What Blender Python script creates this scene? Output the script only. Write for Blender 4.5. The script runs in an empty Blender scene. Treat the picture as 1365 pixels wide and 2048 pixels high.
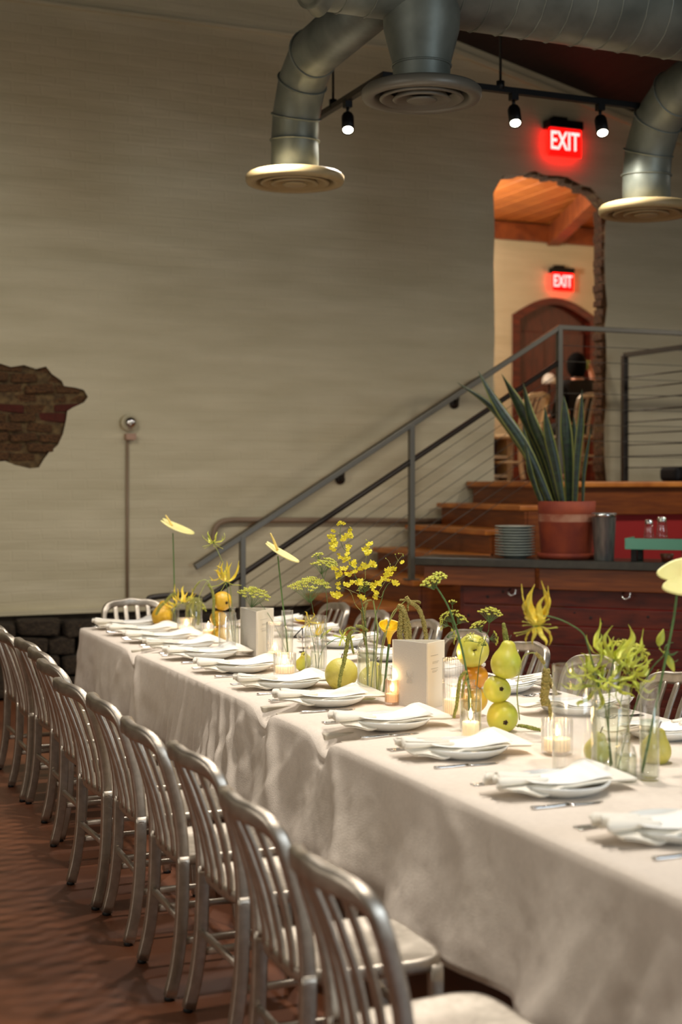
import bpy, bmesh, math, random
from mathutils import Vector, Matrix, noise
from math import sin, cos, pi, radians, exp, sqrt

random.seed(7)
sc = bpy.context.scene
COL = sc.collection

# ------------------------------------------------------------------ camera
F = 2844.0            # focal length in pixels of the 1365x2048 frame (50 mm on a 36 mm tall frame)
YAW = radians(22.96)
CZ = 1.68
HORIZON = 958.0
cam_d = bpy.data.cameras.new('camera')
cam_d.sensor_fit = 'VERTICAL'
cam_d.sensor_height = 36.0
cam_d.sensor_width = 24.0
cam_d.lens = F * 36.0 / 2048.0
cam_d.shift_y = -(1024.0 - HORIZON) / 2048.0
cam_d.dof.use_dof = True
cam_d.dof.focus_distance = 6.05
cam_d.dof.aperture_fstop = 2.0
cam_d.clip_end = 100
cam = bpy.data.objects.new('camera', cam_d)
cam.location = (0, 0, CZ)
cam.rotation_euler = (pi / 2, 0, -YAW)
COL.objects.link(cam)
sc.camera = cam

# ------------------------------------------------------------------ world, exposure
w = bpy.data.worlds.new('world')
sc.world = w
w.use_nodes = True
bg = w.node_tree.nodes['Background']
bg.inputs['Color'].default_value = (1.0, 0.87, 0.68, 1)
bg.inputs['Strength'].default_value = 0.22
sc.view_settings.view_transform = 'Standard'
sc.view_settings.look = 'None'
sc.view_settings.gamma = 1
sc.view_settings.use_curve_mapping = False
sc.view_settings.exposure = 0.0
sc.cycles.max_bounces = 8
sc.cycles.transparent_max_bounces = 24
sc.cycles.sample_clamp_indirect = 6


def lamp(kind, name, loc, energy, color, parent=None, **kw):
    d = bpy.data.lights.new(name, kind)
    d.energy = energy
    d.color = color
    tgt = kw.pop('target', None)
    for k, v in kw.items():
        setattr(d, k, v)
    o = bpy.data.objects.new(name, d)
    o.location = loc
    if tgt is not None:
        o.rotation_euler = (Vector(tgt) - Vector(loc)).to_track_quat('-Z', 'Y').to_euler()
    COL.objects.link(o)
    if parent:
        o.parent = parent
    return o


WARM = (1.0, 0.925, 0.83)
# track spots over the table (the run of track nearer than the frame shows)
for i, (x, y, e) in enumerate([(2.35, 2.6, 205), (2.75, 4.3, 222), (2.45, 5.9, 222), (2.75, 7.6, 205)]):
    lamp('SPOT', 'track_spot_light', (x, y, 3.75), e, WARM, spot_size=radians(118), spot_blend=1.0,
         shadow_soft_size=0.10, target=(x, y + 0.1, 0))
# added fill spot without a fixture, brightening the lower left of the white wall
lamp('SPOT', 'wall_fill_light', (0.9, 7.4, 3.6), 150, WARM, spot_size=radians(160), spot_blend=1.0,
     shadow_soft_size=0.15, target=(1.0, 10.4, 0))
# spots of the run of track over the bar, right of the frame
for x, y in ((6.9, 7.4), (8.6, 7.4)):
    lamp('SPOT', 'track_spot_light', (x, y, 3.7), 130, WARM, spot_size=radians(172), spot_blend=1.0, shadow_soft_size=0.08,
         target=(x - 0.3, y + 0.6, 0))
# the back room's lamp
lamp('POINT', 'back_room_light', (6.6, 13.0, 3.9), 130, (1.0, 0.88, 0.72), shadow_soft_size=0.2)
lamp('POINT', 'back_room_light', (10.2, 12.4, 3.6), 40, (1.0, 0.70, 0.40), shadow_soft_size=0.2)
# dusk window behind and to the right of the camera
lamp('AREA', 'window_and_fill_light', (5.5, -3.0, 2.6), 190, (0.72, 0.86, 1.0), shape='RECTANGLE', size=3.0, size_y=2.2,
     target=(2.5, 4.0, 0.6))
# added soft fill from the left; the wall there has no window
lamp('AREA', 'window_and_fill_light', (-3.2, 3.6, 2.3), 85, (1.0, 0.93, 0.84), shape='RECTANGLE', size=4.0, size_y=2.0,
     target=(2.5, 4.6, 0.5))


# ------------------------------------------------------------------ survey helpers
def at(px, py, z):
    """world point seen at pixel (px, py) at camera depth z"""
    x = (px - 682.5) * z / F
    h = CZ + (HORIZON - py) * z / F
    return Vector((x * cos(YAW) + z * sin(YAW), -x * sin(YAW) + z * cos(YAW), h))


TOP = 0.756


def on(px, py, h=TOP):
    """world point on the horizontal plane at height h"""
    return at(px, py, F * (CZ - h) / (py - HORIZON))


RIGHT = Vector((cos(YAW), -sin(YAW), 0))
FWD = Vector((sin(YAW), cos(YAW), 0))
UP = Vector((0, 0, 1))


def lin(c):
    return tuple(((v / 255.0) / 12.92 if v / 255.0 <= 0.04045 else ((v / 255.0 + 0.055) / 1.055) ** 2.4) for v in c)


# ------------------------------------------------------------------ materials
def mat(name, rgb, rough=0.5, metal=0.0, var=0.0, vscale=8.0, rgb2=None, bump=0.0, bscale=30.0, stretch=None,
        spec=0.5, sss=0.0, trans=0.0, coat=0.0, detail=4.0, emit=None, estr=0.0, aniso=0.0):
    m = bpy.data.materials.new(name)
    m.use_nodes = True
    nt = m.node_tree
    b = nt.nodes['Principled BSDF']
    c = lin(rgb)
    b.inputs['Base Color'].default_value = (*c, 1)
    b.inputs['Roughness'].default_value = rough
    b.inputs['Metallic'].default_value = metal
    b.inputs['Specular IOR Level'].default_value = spec
    if sss:
        b.inputs['Subsurface Weight'].default_value = sss
        b.inputs['Subsurface Radius'].default_value = (0.02, 0.012, 0.006)
    if coat:
        b.inputs['Coat Weight'].default_value = coat
    if trans:
        b.inputs['Transmission Weight'].default_value = trans
    if aniso:
        b.inputs['Anisotropic'].default_value = aniso
    if emit:
        b.inputs['Emission Color'].default_value = (*lin(emit), 1)
        b.inputs['Emission Strength'].default_value = estr
    tc = nt.nodes.new('ShaderNodeTexCoord')
    src = tc.outputs['Object']
    if stretch:
        mp = nt.nodes.new('ShaderNodeMapping')
        mp.inputs['Scale'].default_value = stretch
        nt.links.new(src, mp.inputs['Vector'])
        src = mp.outputs['Vector']
    if var or rgb2:
        n = nt.nodes.new('ShaderNodeTexNoise')
        n.inputs['Scale'].default_value = vscale
        n.inputs['Detail'].default_value = detail
        nt.links.new(src, n.inputs['Vector'])
        r = nt.nodes.new('ShaderNodeValToRGB')
        r.color_ramp.elements[0].position = 0.35
        r.color_ramp.elements[1].position = 0.68
        c2 = lin(rgb2) if rgb2 else tuple(v * (1 - var) for v in c)
        r.color_ramp.elements[0].color = (*c2, 1)
        r.color_ramp.elements[1].color = (*c, 1)
        nt.links.new(n.outputs['Fac'], r.inputs['Fac'])
        nt.links.new(r.outputs['Color'], b.inputs['Base Color'])
    if bump:
        n2 = nt.nodes.new('ShaderNodeTexNoise')
        n2.inputs['Scale'].default_value = bscale
        n2.inputs['Detail'].default_value = 5
        nt.links.new(src, n2.inputs['Vector'])
        bp = nt.nodes.new('ShaderNodeBump')
        bp.inputs['Strength'].default_value = bump
        bp.inputs['Distance'].default_value = 0.02
        nt.links.new(n2.outputs['Fac'], bp.inputs['Height'])
        nt.links.new(bp.outputs['Normal'], b.inputs['Normal'])
    return m


def glass_mat(name, tint=(1, 1, 1), edge=0.75, base=0.05, rim=(0.75, 0.78, 0.74), refr=0.0):
    m = bpy.data.materials.new(name)
    m.use_nodes = True
    nt = m.node_tree
    nt.nodes.clear()
    out = nt.nodes.new('ShaderNodeOutputMaterial')
    tr = nt.nodes.new('ShaderNodeBsdfTransparent')
    gl = nt.nodes.new('ShaderNodeBsdfGlossy')
    gl.inputs['Roughness'].default_value = 0.03
    gl.inputs['Color'].default_value = (1, 1, 1, 1)
    mx = nt.nodes.new('ShaderNodeMixShader')
    lw = nt.nodes.new('ShaderNodeLayerWeight')
    lw.inputs['Blend'].default_value = 0.5
    pw = nt.nodes.new('ShaderNodeMath')
    pw.operation = 'POWER'
    pw.inputs[1].default_value = 4.0
    ml = nt.nodes.new('ShaderNodeMath')
    ml.operation = 'MULTIPLY_ADD'
    ml.inputs[1].default_value = edge
    ml.inputs[2].default_value = base
    nt.links.new(lw.outputs['Facing'], pw.inputs[0])
    nt.links.new(pw.outputs[0], ml.inputs[0])
    # glass absorbs more along a grazing path
    mc = nt.nodes.new('ShaderNodeMix')
    mc.data_type = 'RGBA'
    mc.inputs[6].default_value = (*tint, 1)
    mc.inputs[7].default_value = (rim[0] * tint[0], rim[1] * tint[1], rim[2] * tint[2], 1)
    nt.links.new(pw.outputs[0], mc.inputs[0])
    nt.links.new(mc.outputs[2], tr.inputs['Color'])
    nt.links.new(ml.outputs[0], mx.inputs['Fac'])
    if refr:
        rb_ = nt.nodes.new('ShaderNodeBsdfRefraction')
        rb_.inputs['IOR'].default_value = 1.45
        rb_.inputs['Roughness'].default_value = 0.02
        rb_.inputs['Color'].default_value = (*tint, 1)
        m2 = nt.nodes.new('ShaderNodeMixShader')
        m2.inputs['Fac'].default_value = refr
        nt.links.new(tr.outputs[0], m2.inputs[1])
        nt.links.new(rb_.outputs[0], m2.inputs[2])
        nt.links.new(m2.outputs[0], mx.inputs[1])
    else:
        nt.links.new(tr.outputs[0], mx.inputs[1])
    nt.links.new(gl.outputs[0], mx.inputs[2])
    nt.links.new(mx.outputs[0], out.inputs['Surface'])
    return m


def emit_mat(name, rgb, strength):
    m = bpy.data.materials.new(name)
    m.use_nodes = True
    nt = m.node_tree
    nt.nodes.clear()
    out = nt.nodes.new('ShaderNodeOutputMaterial')
    e = nt.nodes.new('ShaderNodeEmission')
    e.inputs['Color'].default_value = (*lin(rgb), 1)
    e.inputs['Strength'].default_value = strength
    nt.links.new(e.outputs[0], out.inputs['Surface'])
    return m


def wall_mat():
    m = mat('painted_brick_white', (203, 194, 172), 0.75, var=0.0)
    nt = m.node_tree
    b = nt.nodes['Principled BSDF']
    tc = nt.nodes.new('ShaderNodeTexCoord')
    mp = nt.nodes.new('ShaderNodeMapping')
    mp.inputs['Rotation'].default_value = (pi / 2, 0, 0)
    nt.links.new(tc.outputs['Object'], mp.inputs['Vector'])
    br = nt.nodes.new('ShaderNodeTexBrick')
    br.inputs['Scale'].default_value = 1.0
    br.inputs['Brick Width'].default_value = 0.23
    br.inputs['Row Height'].default_value = 0.078
    br.inputs['Mortar Size'].default_value = 0.012
    br.inputs['Mortar Smooth'].default_value = 1.0
    br.inputs['Color1'].default_value = (0.8, 0.8, 0.8, 1)
    br.inputs['Color2'].default_value = (1, 1, 1, 1)
    br.inputs['Mortar'].default_value = (0, 0, 0, 1)
    nz = nt.nodes.new('ShaderNodeTexNoise')
    nz.inputs['Scale'].default_value = 3.0
    nz.inputs['Detail'].default_value = 6
    mp2 = nt.nodes.new('ShaderNodeMapping')
    mp2.inputs['Scale'].default_value = (0.35, 1, 2.2)
    nt.links.new(tc.outputs['Object'], mp2.inputs['Vector'])
    nt.links.new(mp2.outputs['Vector'], nz.inputs['Vector'])
    ad = nt.nodes.new('ShaderNodeVectorMath')
    ad.operation = 'MULTIPLY_ADD'
    ad.inputs[1].default_value = (0.07, 0.07, 0.07)
    nt.links.new(nz.outputs['Color'], ad.inputs[0])
    nt.links.new(mp.outputs['Vector'], ad.inputs[2])
    nt.links.new(ad.outputs[0], br.inputs['Vector'])
    sm = nt.nodes.new('ShaderNodeMath')
    sm.operation = 'MULTIPLY_ADD'
    sm.inputs[1].default_value = 0.10
    nt.links.new(br.outputs['Color'], sm.inputs[0])
    nt.links.new(nz.outputs['Fac'], sm.inputs[2])
    bp = nt.nodes.new('ShaderNodeBump')
    bp.inputs['Strength'].default_value = 0.55
    bp.inputs['Distance'].default_value = 0.03
    nt.links.new(sm.outputs[0], bp.inputs['Height'])
    nt.links.new(bp.outputs['Normal'], b.inputs['Normal'])
    r = nt.nodes.new('ShaderNodeValToRGB')
    r.color_ramp.elements[0].position = 0.3
    r.color_ramp.elements[0].color = (*lin((188, 177, 144)), 1)
    r.color_ramp.elements[1].position = 0.7
    r.color_ramp.elements[1].color = (*lin((206, 195, 163)), 1)
    nt.links.new(nz.outputs['Fac'], r.inputs['Fac'])
    nt.links.new(r.outputs['Color'], b.inputs['Base Color'])
    return m


def floor_mat():
    m = mat('stained_concrete', (126, 76, 48), 0.42, rgb2=(96, 56, 36), vscale=1.3, detail=3, bump=0.004, bscale=40)
    return m


M = {}
M['wall'] = wall_mat()
M['floor'] = floor_mat()
M['roof'] = mat('dark_roof_boards', (46, 32, 25), 0.8, var=0.3, vscale=4, stretch=(8, 0.5, 1))
M['alu'] = mat('brushed_aluminium', (200, 190, 176), 0.40, 0.92, rgb2=(178, 168, 154), vscale=30, bump=0.05, bscale=160)
M['glide'] = mat('black_rubber', (20, 19, 18), 0.6)
M['linen'] = mat('linen_cloth', (228, 216, 202), 0.9, var=0.06, vscale=60, bump=0.22, bscale=260, spec=0.2)
M['napkin'] = mat('ivory_napkin', (240, 234, 220), 0.9, var=0.03, vscale=30, bump=0.1, bscale=200, spec=0.2)
M['paper'] = mat('white_paper', (244, 242, 236), 0.8, spec=0.2)
M['ceramic'] = mat('white_stoneware', (222, 224, 220), 0.16, spec=0.5)
M['steel'] = mat('polished_steel', (210, 208, 204), 0.16, 1.0)
M['card_front'] = mat('grey_textured_card', (206, 200, 190), 0.85, bump=0.25, bscale=180, spec=0.2)
M['card_side'] = mat('cream_card', (236, 226, 204), 0.85, spec=0.2)
M['ink'] = mat('pale_grey_print', (196, 188, 170), 0.9)
M['black_metal'] = mat('black_metal', (26, 25, 24), 0.45, 0.6)
M['wire'] = mat('black_wire', (18, 18, 18), 0.5)
M['grey_paint'] = mat('grey_painted_steel', (98, 94, 84), 0.36, 0.4)
M['dark_steel'] = mat('dark_steel', (52, 46, 40), 0.45, 0.5)
M['cable'] = mat('steel_cable', (92, 88, 80), 0.4, 0.7)
M['galv'] = mat('galvanised_duct', (132, 138, 128), 0.48, 0.4, rgb2=(104, 110, 102), vscale=5, bump=0.08, bscale=14)
M['cream_metal'] = mat('cream_enamel', (158, 138, 98), 0.5)
M['grey_metal'] = mat('grey_enamel', (110, 106, 94), 0.45, 0.2)
M['dark'] = mat('cavity_shade', (14, 12, 10), 0.9)
M['wood'] = mat('red_brown_wood', (130, 67, 18), 0.42, rgb2=(102, 47, 12), vscale=4, stretch=(1, 1, 12), bump=0.05)
M['wood_edge'] = mat('worn_wood_edge', (206, 130, 56), 0.4, rgb2=(168, 95, 36), vscale=5)
M['wood_dark'] = mat('dark_cedar_board', (106, 36, 14), 0.5, rgb2=(70, 20, 8), vscale=5, stretch=(1, 1, 5), bump=0.08)
M['knot'] = mat('wood_knot', (34, 12, 8), 0.6)
M['red'] = mat('deep_red_paint', (150, 18, 14), 0.6)
M['slate'] = mat('dark_slate_top', (48, 46, 38), 0.25, rgb2=(38, 36, 30), vscale=20)
M['orange_wood'] = mat('orange_ceiling_boards', (196, 116, 50), 0.5, rgb2=(160, 84, 32), vscale=5, stretch=(1, 8, 1))
M['beam_wood'] = mat('ceiling_beam', (150, 78, 34), 0.55, rgb2=(112, 54, 24), vscale=6)
M['door_wood'] = mat('dark_mahogany_door', (92, 36, 22), 0.5, rgb2=(66, 24, 14), vscale=5, stretch=(6, 1, 1))
M['brick'] = mat('old_brown_brick', (138, 96, 54), 0.9, rgb2=(62, 40, 24), vscale=9, bump=0.8, bscale=30)
M['brick_red'] = mat('old_red_brick', (116, 50, 34), 0.9, rgb2=(84, 38, 24), vscale=14, bump=0.8, bscale=30)
M['mortar'] = mat('crumbling_mortar', (118, 94, 58), 0.95, rgb2=(74, 56, 34), vscale=20, bump=0.9, bscale=25)
M['stone'] = mat('dark_rubble_stone', (74, 62, 46), 0.9, rgb2=(42, 34, 25), vscale=8, bump=0.8, bscale=14)
M['rust'] = mat('rusty_brown_pipe', (142, 120, 96), 0.6)
M['terracotta'] = mat('terracotta', (136, 54, 17), 0.75, rgb2=(106, 33, 10), vscale=6)
M['lime_bloom'] = mat('chalky_bloom', (176, 130, 104), 0.9, rgb2=(128, 52, 26), vscale=7)
M['soil'] = mat('potting_soil', (36, 26, 18), 0.95)
M['leaf'] = mat('snake_leaf', (32, 52, 28), 0.4, rgb2=(13, 24, 16), vscale=16, stretch=(1, 1, 2.5))
M['leaf_edge'] = mat('snake_leaf_margin', (112, 116, 56), 0.45)
M['bowl'] = mat('grey_green_glaze', (150, 158, 148), 0.3)
M['zinc'] = mat('streaked_zinc', (150, 148, 140), 0.35, 0.6, rgb2=(104, 106, 104), vscale=10, stretch=(3, 3, 0.6))
M['stem'] = mat('green_stem', (84, 116, 58), 0.5, var=0.2, vscale=30)
M['stem_pale'] = mat('pale_green_stem', (150, 158, 88), 0.5)
M['cream_spathe'] = mat('cream_spathe', (236, 226, 160), 0.4, rgb2=(222, 214, 140), vscale=12, sss=0.15)
M['spadix'] = mat('pale_spadix', (230, 200, 110), 0.6)
M['yellow_petal'] = mat('yellow_petal', (236, 204, 56), 0.5, rgb2=(214, 196, 70), vscale=40, sss=0.12)
M['lime_petal'] = mat('lime_petal', (206, 204, 72), 0.5, rgb2=(178, 190, 70), vscale=30, sss=0.12)
M['orchid'] = mat('orchid_yellow', (240, 226, 56), 0.5, rgb2=(226, 208, 50), vscale=60, sss=0.1)
M['calla'] = mat('calla_yellow', (248, 204, 20), 0.4, sss=0.15)
M['dill'] = mat('dill_yellow_green', (212, 206, 80), 0.7, rgb2=(176, 182, 72), vscale=60)
M['amaranth'] = mat('amaranth_olive', (204, 184, 110), 0.85, rgb2=(166, 154, 80), vscale=120, bump=0.8, bscale=240)
M['amaranth_green'] = mat('amaranth_lime', (192, 190, 100), 0.85, rgb2=(154, 160, 76), vscale=120, bump=0.8, bscale=240)
M['quince'] = mat('quince_yellow', (220, 176, 44), 0.42, rgb2=(196, 150, 36), vscale=10, bump=0.05, bscale=60)
M['pomelo'] = mat('pomelo_green_yellow', (216, 202, 98), 0.45, rgb2=(196, 184, 80), vscale=8, bump=0.12, bscale=120)
M['pear'] = mat('pear_green', (176, 184, 66), 0.4, rgb2=(204, 190, 70), vscale=7, bump=0.03, bscale=60)
M['apple'] = mat('apple_yellow_green', (206, 196, 84), 0.36, rgb2=(188, 184, 70), vscale=9)
M['orange'] = mat('persimmon_orange', (218, 150, 40), 0.3, rgb2=(196, 120, 30), vscale=9)
M['calyx'] = mat('dry_calyx', (60, 42, 20), 0.8)
M['glass'] = glass_mat('clear_glass', edge=0.9, base=0.045, refr=0.06)
M['rib_glass'] = glass_mat('ribbed_glass', edge=0.75, base=0.05, refr=0.14)
M['water'] = glass_mat('water_in_glass', tint=(0.95, 0.97, 0.9), edge=0.3, base=0.03)
M['amber_glass'] = glass_mat('rose_tinted_glass', tint=(0.97, 0.88, 0.82), base=0.08, refr=0.25)
M['teal_glass'] = glass_mat('teal_glass', tint=(0.42, 0.72, 0.64), edge=0.6, base=0.16)
M['teal_edge'] = mat('teal_glass_edge', (84, 150, 124), 0.2, spec=0.6)
M['wax'] = mat('candle_wax', (250, 236, 206), 0.5, sss=0.6, emit=(255, 190, 110), estr=0.35)  # emission puts the flame's glow into the wax itself
M['flame'] = emit_mat('candle_flame', (255, 206, 130), 26.0)
M['lens'] = emit_mat('spot_lens', (255, 246, 220), 25.0)
M['exit_red'] = emit_mat('exit_red_panel', (255, 3, 2), 9)
M['exit_letter'] = emit_mat('exit_letters', (255, 178, 172), 2.2)
M['white'] = mat('white_enamel', (222, 220, 212), 0.4)
M['cream_wood'] = mat('cream_painted_wood', (206, 182, 140), 0.5)
M['skin'] = mat('skin', (206, 146, 118), 0.5, sss=0.1)
M['hair'] = mat('black_hair', (10, 9, 9), 0.9, spec=0.1)
M['black_cloth'] = mat('black_cloth', (16, 15, 16), 0.85)
M['lime_drink'] = mat('lime_green_drink', (160, 186, 96), 0.2)


# ------------------------------------------------------------------ mesh builder
def catmull(pts, n=8):
    P = [Vector(p) for p in pts]
    if len(P) < 3:
        return [P[0].lerp(P[-1], i / n) for i in range(n + 1)]
    Q = [P[0] * 2 - P[1]] + P + [P[-1] * 2 - P[-2]]
    out = []
    for i in range(1, len(Q) - 2):
        a, b, c, d = Q[i - 1:i + 3]
        for k in range(n):
            t = k / n
            out.append(0.5 * ((2 * b) + (c - a) * t + (2 * a - 5 * b + 4 * c - d) * t * t + (3 * b - a - 3 * c + d) * t ** 3))
    out.append(P[-1].copy())
    return out


def basis(d):
    d = d.normalized()
    a = Vector((0, 0, 1)) if abs(d.z) < 0.9 else Vector((1, 0, 0))
    u = d.cross(a).normalized()
    return u, d.cross(u).normalized()


class MB:
    def __init__(self):
        self.v, self.f, self.s, self.m = [], [], [], []

    def add(self, verts, faces, smooth=True, mi=0, X=None):
        o = len(self.v)
        self.v += [(X @ Vector(p)) if X is not None else Vector(p) for p in verts]
        self.f += [tuple(i + o for i in f) for f in faces]
        self.s += [smooth] * len(faces)
        self.m += [mi] * len(faces)
        return self

    def box(self, c, s, X=None, mi=0):
        x, y, z = s[0] / 2, s[1] / 2, s[2] / 2
        vs = [(c[0] + i * x, c[1] + j * y, c[2] + k * z) for i in (-1, 1) for j in (-1, 1) for k in (-1, 1)]
        fs = [(0, 1, 3, 2), (4, 6, 7, 5), (0, 4, 5, 1), (2, 3, 7, 6), (0, 2, 6, 4), (1, 5, 7, 3)]
        return self.add(vs, fs, False, mi, X)

    def tube(self, pts, r, seg=8, cap=True, smooth=True, mi=0, closed=False, section=None, side=None):
        """sweep a circle (or a 2-D section) along pts; r number or list; side = fixed sideways direction for sections"""
        P = [Vector(p) for p in pts]
        n = len(P)
        R = r if isinstance(r, (list, tuple)) else [r] * n
        rings, U = [], None
        for i in range(n):
            if closed:
                d = P[(i + 1) % n] - P[i - 1]
            else:
                d = P[min(i + 1, n - 1)] - P[max(i - 1, 0)]
            if d.length < 1e-9:
                d = Vector((0, 0, 1))
            d.normalize()
            if side is not None:
                u = Vector(side)
                u = (u - d * u.dot(d))
                u = u.normalized() if u.length > 1e-5 else basis(d)[0]
            elif U is None:
                u = basis(d)[0]
            else:
                u = (U - d * U.dot(d))
                u = u.normalized() if u.length > 1e-6 else basis(d)[0]
            U = u
            vv = d.cross(u)
            if section:
                rings.append([P[i] + (u * a + vv * b) * (R[i] if r is not None else 1) for a, b in section])
            else:
                rings.append([P[i] + (u * cos(2 * pi * k / seg) + vv * sin(2 * pi * k / seg)) * R[i] for k in range(seg)])
        m = len(rings[0])
        vs = [p for g in rings for p in g]
        fs = []
        for i in range(n if closed else n - 1):
            j = (i + 1) % n
            for k in range(m):
                fs.append((i * m + k, i * m + (k + 1) % m, j * m + (k + 1) % m, j * m + k))
        if cap and not closed:
            fs.append(tuple(reversed(range(m))))
            fs.append(tuple((n - 1) * m + k for k in range(m)))
        return self.add(vs, fs, smooth, mi)

    def lathe(self, prof, seg=32, rf=None, X=None, mi=0, smooth=True, cap=False):
        vs, fs = [], []
        for r, z in prof:
            for k in range(seg):
                t = 2 * pi * k / seg
                q = r * (rf(t, z) if rf else 1)
                vs.append((q * cos(t), q * sin(t), z))
        for i in range(len(prof) - 1):
            for k in range(seg):
                fs.append((i * seg + k, i * seg + (k + 1) % seg, (i + 1) * seg + (k + 1) % seg, (i + 1) * seg + k))
        if cap:
            fs.append(tuple(reversed(range(seg))))
            fs.append(tuple((len(prof) - 1) * seg + k for k in range(seg)))
        return self.add(vs, fs, smooth, mi, X)

    def blob(self, c, r, X=None, mi=0):
        if not hasattr(r, '__len__'):
            r = (r, r, r)
        vs = [(1, 0, 0), (-1, 0, 0), (0, 1, 0), (0, -1, 0), (0, 0, 1), (0, 0, -1)]
        fs = [(0, 2, 4), (2, 1, 4), (1, 3, 4), (3, 0, 4), (2, 0, 5), (1, 2, 5), (3, 1, 5), (0, 3, 5)]
        return self.add([(c[0] + a * r[0], c[1] + b * r[1], c[2] + d * r[2]) for a, b, d in vs], fs, True, mi, X)

    def ball(self, c, r, seg=14, rings=9, X=None, mi=0):
        if not hasattr(r, '__len__'):
            r = (r, r, r)
        vs, fs = [(c[0], c[1], c[2] - r[2])], []
        for i in range(1, rings):
            a = -pi / 2 + pi * i / rings
            for k in range(seg):
                t = 2 * pi * k / seg
                vs.append((c[0] + r[0] * cos(a) * cos(t), c[1] + r[1] * cos(a) * sin(t), c[2] + r[2] * sin(a)))
        vs.append((c[0], c[1], c[2] + r[2]))
        for k in range(seg):
            fs.append((0, 1 + (k + 1) % seg, 1 + k))
            b = 1 + (rings - 2) * seg
            fs.append((len(vs) - 1, b + k, b + (k + 1) % seg))
        for i in range(rings - 2):
            for k in range(seg):
                a0 = 1 + i * seg
                fs.append((a0 + k, a0 + (k + 1) % seg, a0 + seg + (k + 1) % seg, a0 + seg + k))
        return self.add(vs, fs, True, mi, X)

    def grid(self, fn, nu, nv, smooth=True, mi=0, mif=None):
        vs = [fn(i / nu, j / nv) for i in range(nu + 1) for j in range(nv + 1)]
        fs = [(i * (nv + 1) + j, (i + 1) * (nv + 1) + j, (i + 1) * (nv + 1) + j + 1, i * (nv + 1) + j + 1)
              for i in range(nu) for j in range(nv)]
        o = len(self.f)
        self.add(vs, fs, smooth, mi)
        if mif:
            for q in range(len(fs)):
                self.m[o + q] = mif(q // nv, q % nv)
        return self

    def prism(self, outline, axis_from, axis_to, mi=0):
        """closed 2-D polygon [(a,b)] lofted between two mapping functions a,b -> point"""
        n = len(outline)
        vs = [axis_from(a, b) for a, b in outline] + [axis_to(a, b) for a, b in outline]
        fs = [tuple(reversed(range(n))), tuple(range(n, 2 * n))]
        fs += [(i, (i + 1) % n, n + (i + 1) % n, n + i) for i in range(n)]
        return self.add(vs, fs, False, mi)

    def mesh(self, name, mats, off=None, bevel=0.0, bseg=2):
        me = bpy.data.meshes.new(name)
        vs = [v - off for v in self.v] if off is not None else self.v
        me.from_pydata([tuple(v) for v in vs], [], self.f)
        me.polygons.foreach_set('use_smooth', self.s)
        me.polygons.foreach_set('material_index', self.m)
        for mm in (mats if isinstance(mats, (list, tuple)) else [mats]):
            me.materials.append(mm)
        if bevel:
            bm = bmesh.new()
            bm.from_mesh(me)
            ed = [e for e in bm.edges if len(e.link_faces) == 2 and e.calc_face_angle(0) > 0.6]
            bmesh.ops.bevel(bm, geom=ed, offset=bevel, segments=bseg, affect='EDGES', profile=0.6)
            bm.normal_update()
            bm.to_mesh(me)
            bm.free()
        me.update()
        return me


def fix_normals(me):
    bm = bmesh.new()
    bm.from_mesh(me)
    bmesh.ops.recalc_face_normals(bm, faces=bm.faces)
    bm.to_mesh(me)
    bm.free()


def obj(name, mb, mats, parent=None, world=False, bevel=0.0, kind=None, label=None, solid=0.0, bseg=2):
    off = parent.location if (parent is not None and world) else None
    me = mb.mesh(name, mats, off, bevel, bseg)
    fix_normals(me)
    o = bpy.data.objects.new(name, me)
    COL.objects.link(o)
    if parent is not None:
        o.parent = parent
    if kind:
        o['kind'] = kind
    if label:
        o['label'] = label
    if solid:
        md = o.modifiers.new('thickness', 'SOLIDIFY')
        md.thickness = solid
        md.offset = 0
    return o


def inst(name, me, parent, loc=(0, 0, 0), rot=None, scale=None, label=None):
    o = bpy.data.objects.new(name, me)
    o.location = loc
    if rot is not None:
        o.rotation_euler = rot
    if scale is not None:
        o.scale = scale if hasattr(scale, '__len__') else (scale,) * 3
    COL.objects.link(o)
    if parent is not None:
        o.parent = parent
    if label:
        o['label'] = label
    return o


def tag(o, label, cat, group=None):
    o['label'] = label
    o['category'] = cat
    if group:
        o['group'] = group
    return o


def thing(name, label, cat, loc=(0, 0, 0), rot=0.0, group=None):
    o = bpy.data.objects.new(name, None)
    o.empty_display_size = 0.1
    o.location = loc
    o.rotation_euler = (0, 0, rot)
    COL.objects.link(o)
    return tag(o, label, cat, group)


def dup(root, loc, rot, label, group=None, mats=None):
    def cp(o, parent):
        c = o.copy()
        COL.objects.link(c)
        if parent is not None:
            c.parent = parent
        for ch in o.children:
            cp(ch, c)
        return c
    r = cp(root, None)
    r.location = loc
    r.rotation_euler = (0, 0, rot)
    r['label'] = label
    if group:
        r['group'] = group
    return r


ORD = ['first', 'second', 'third', 'fourth', 'fifth', 'sixth', 'seventh', 'eighth', 'ninth', 'tenth', 'eleventh', 'twelfth', 'thirteenth', 'fourteenth']

# ================================================================== SETTING
YW = 11.0          # white brick wall
PLAT = 1.66        # upper platform


def roof_z(x):
    return 5.52 - 0.24 * (x - 5.9) if x > 1.0 else 6.70 + 0.24 * (x - 1.0)


# floor
fl = MB()
fl.box((4, 4.4, -0.05), (17, 14.6, 0.1))
obj('floor', fl, M['floor'], kind='structure')


# door opening outline in the wall plane (x, z)
def wx(px):
    """x on the wall plane y = YW for a pixel column"""
    return YW * math.tan(YAW + math.atan((px - 682.5) / F))


def wz(px, py):
    a = YAW + math.atan((px - 682.5) / F)
    z = YW * (math.tan(a) * sin(YAW) + cos(YAW))
    return CZ + (HORIZON - py) * z / F


def jit(a):
    return random.uniform(-a, a)


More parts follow.
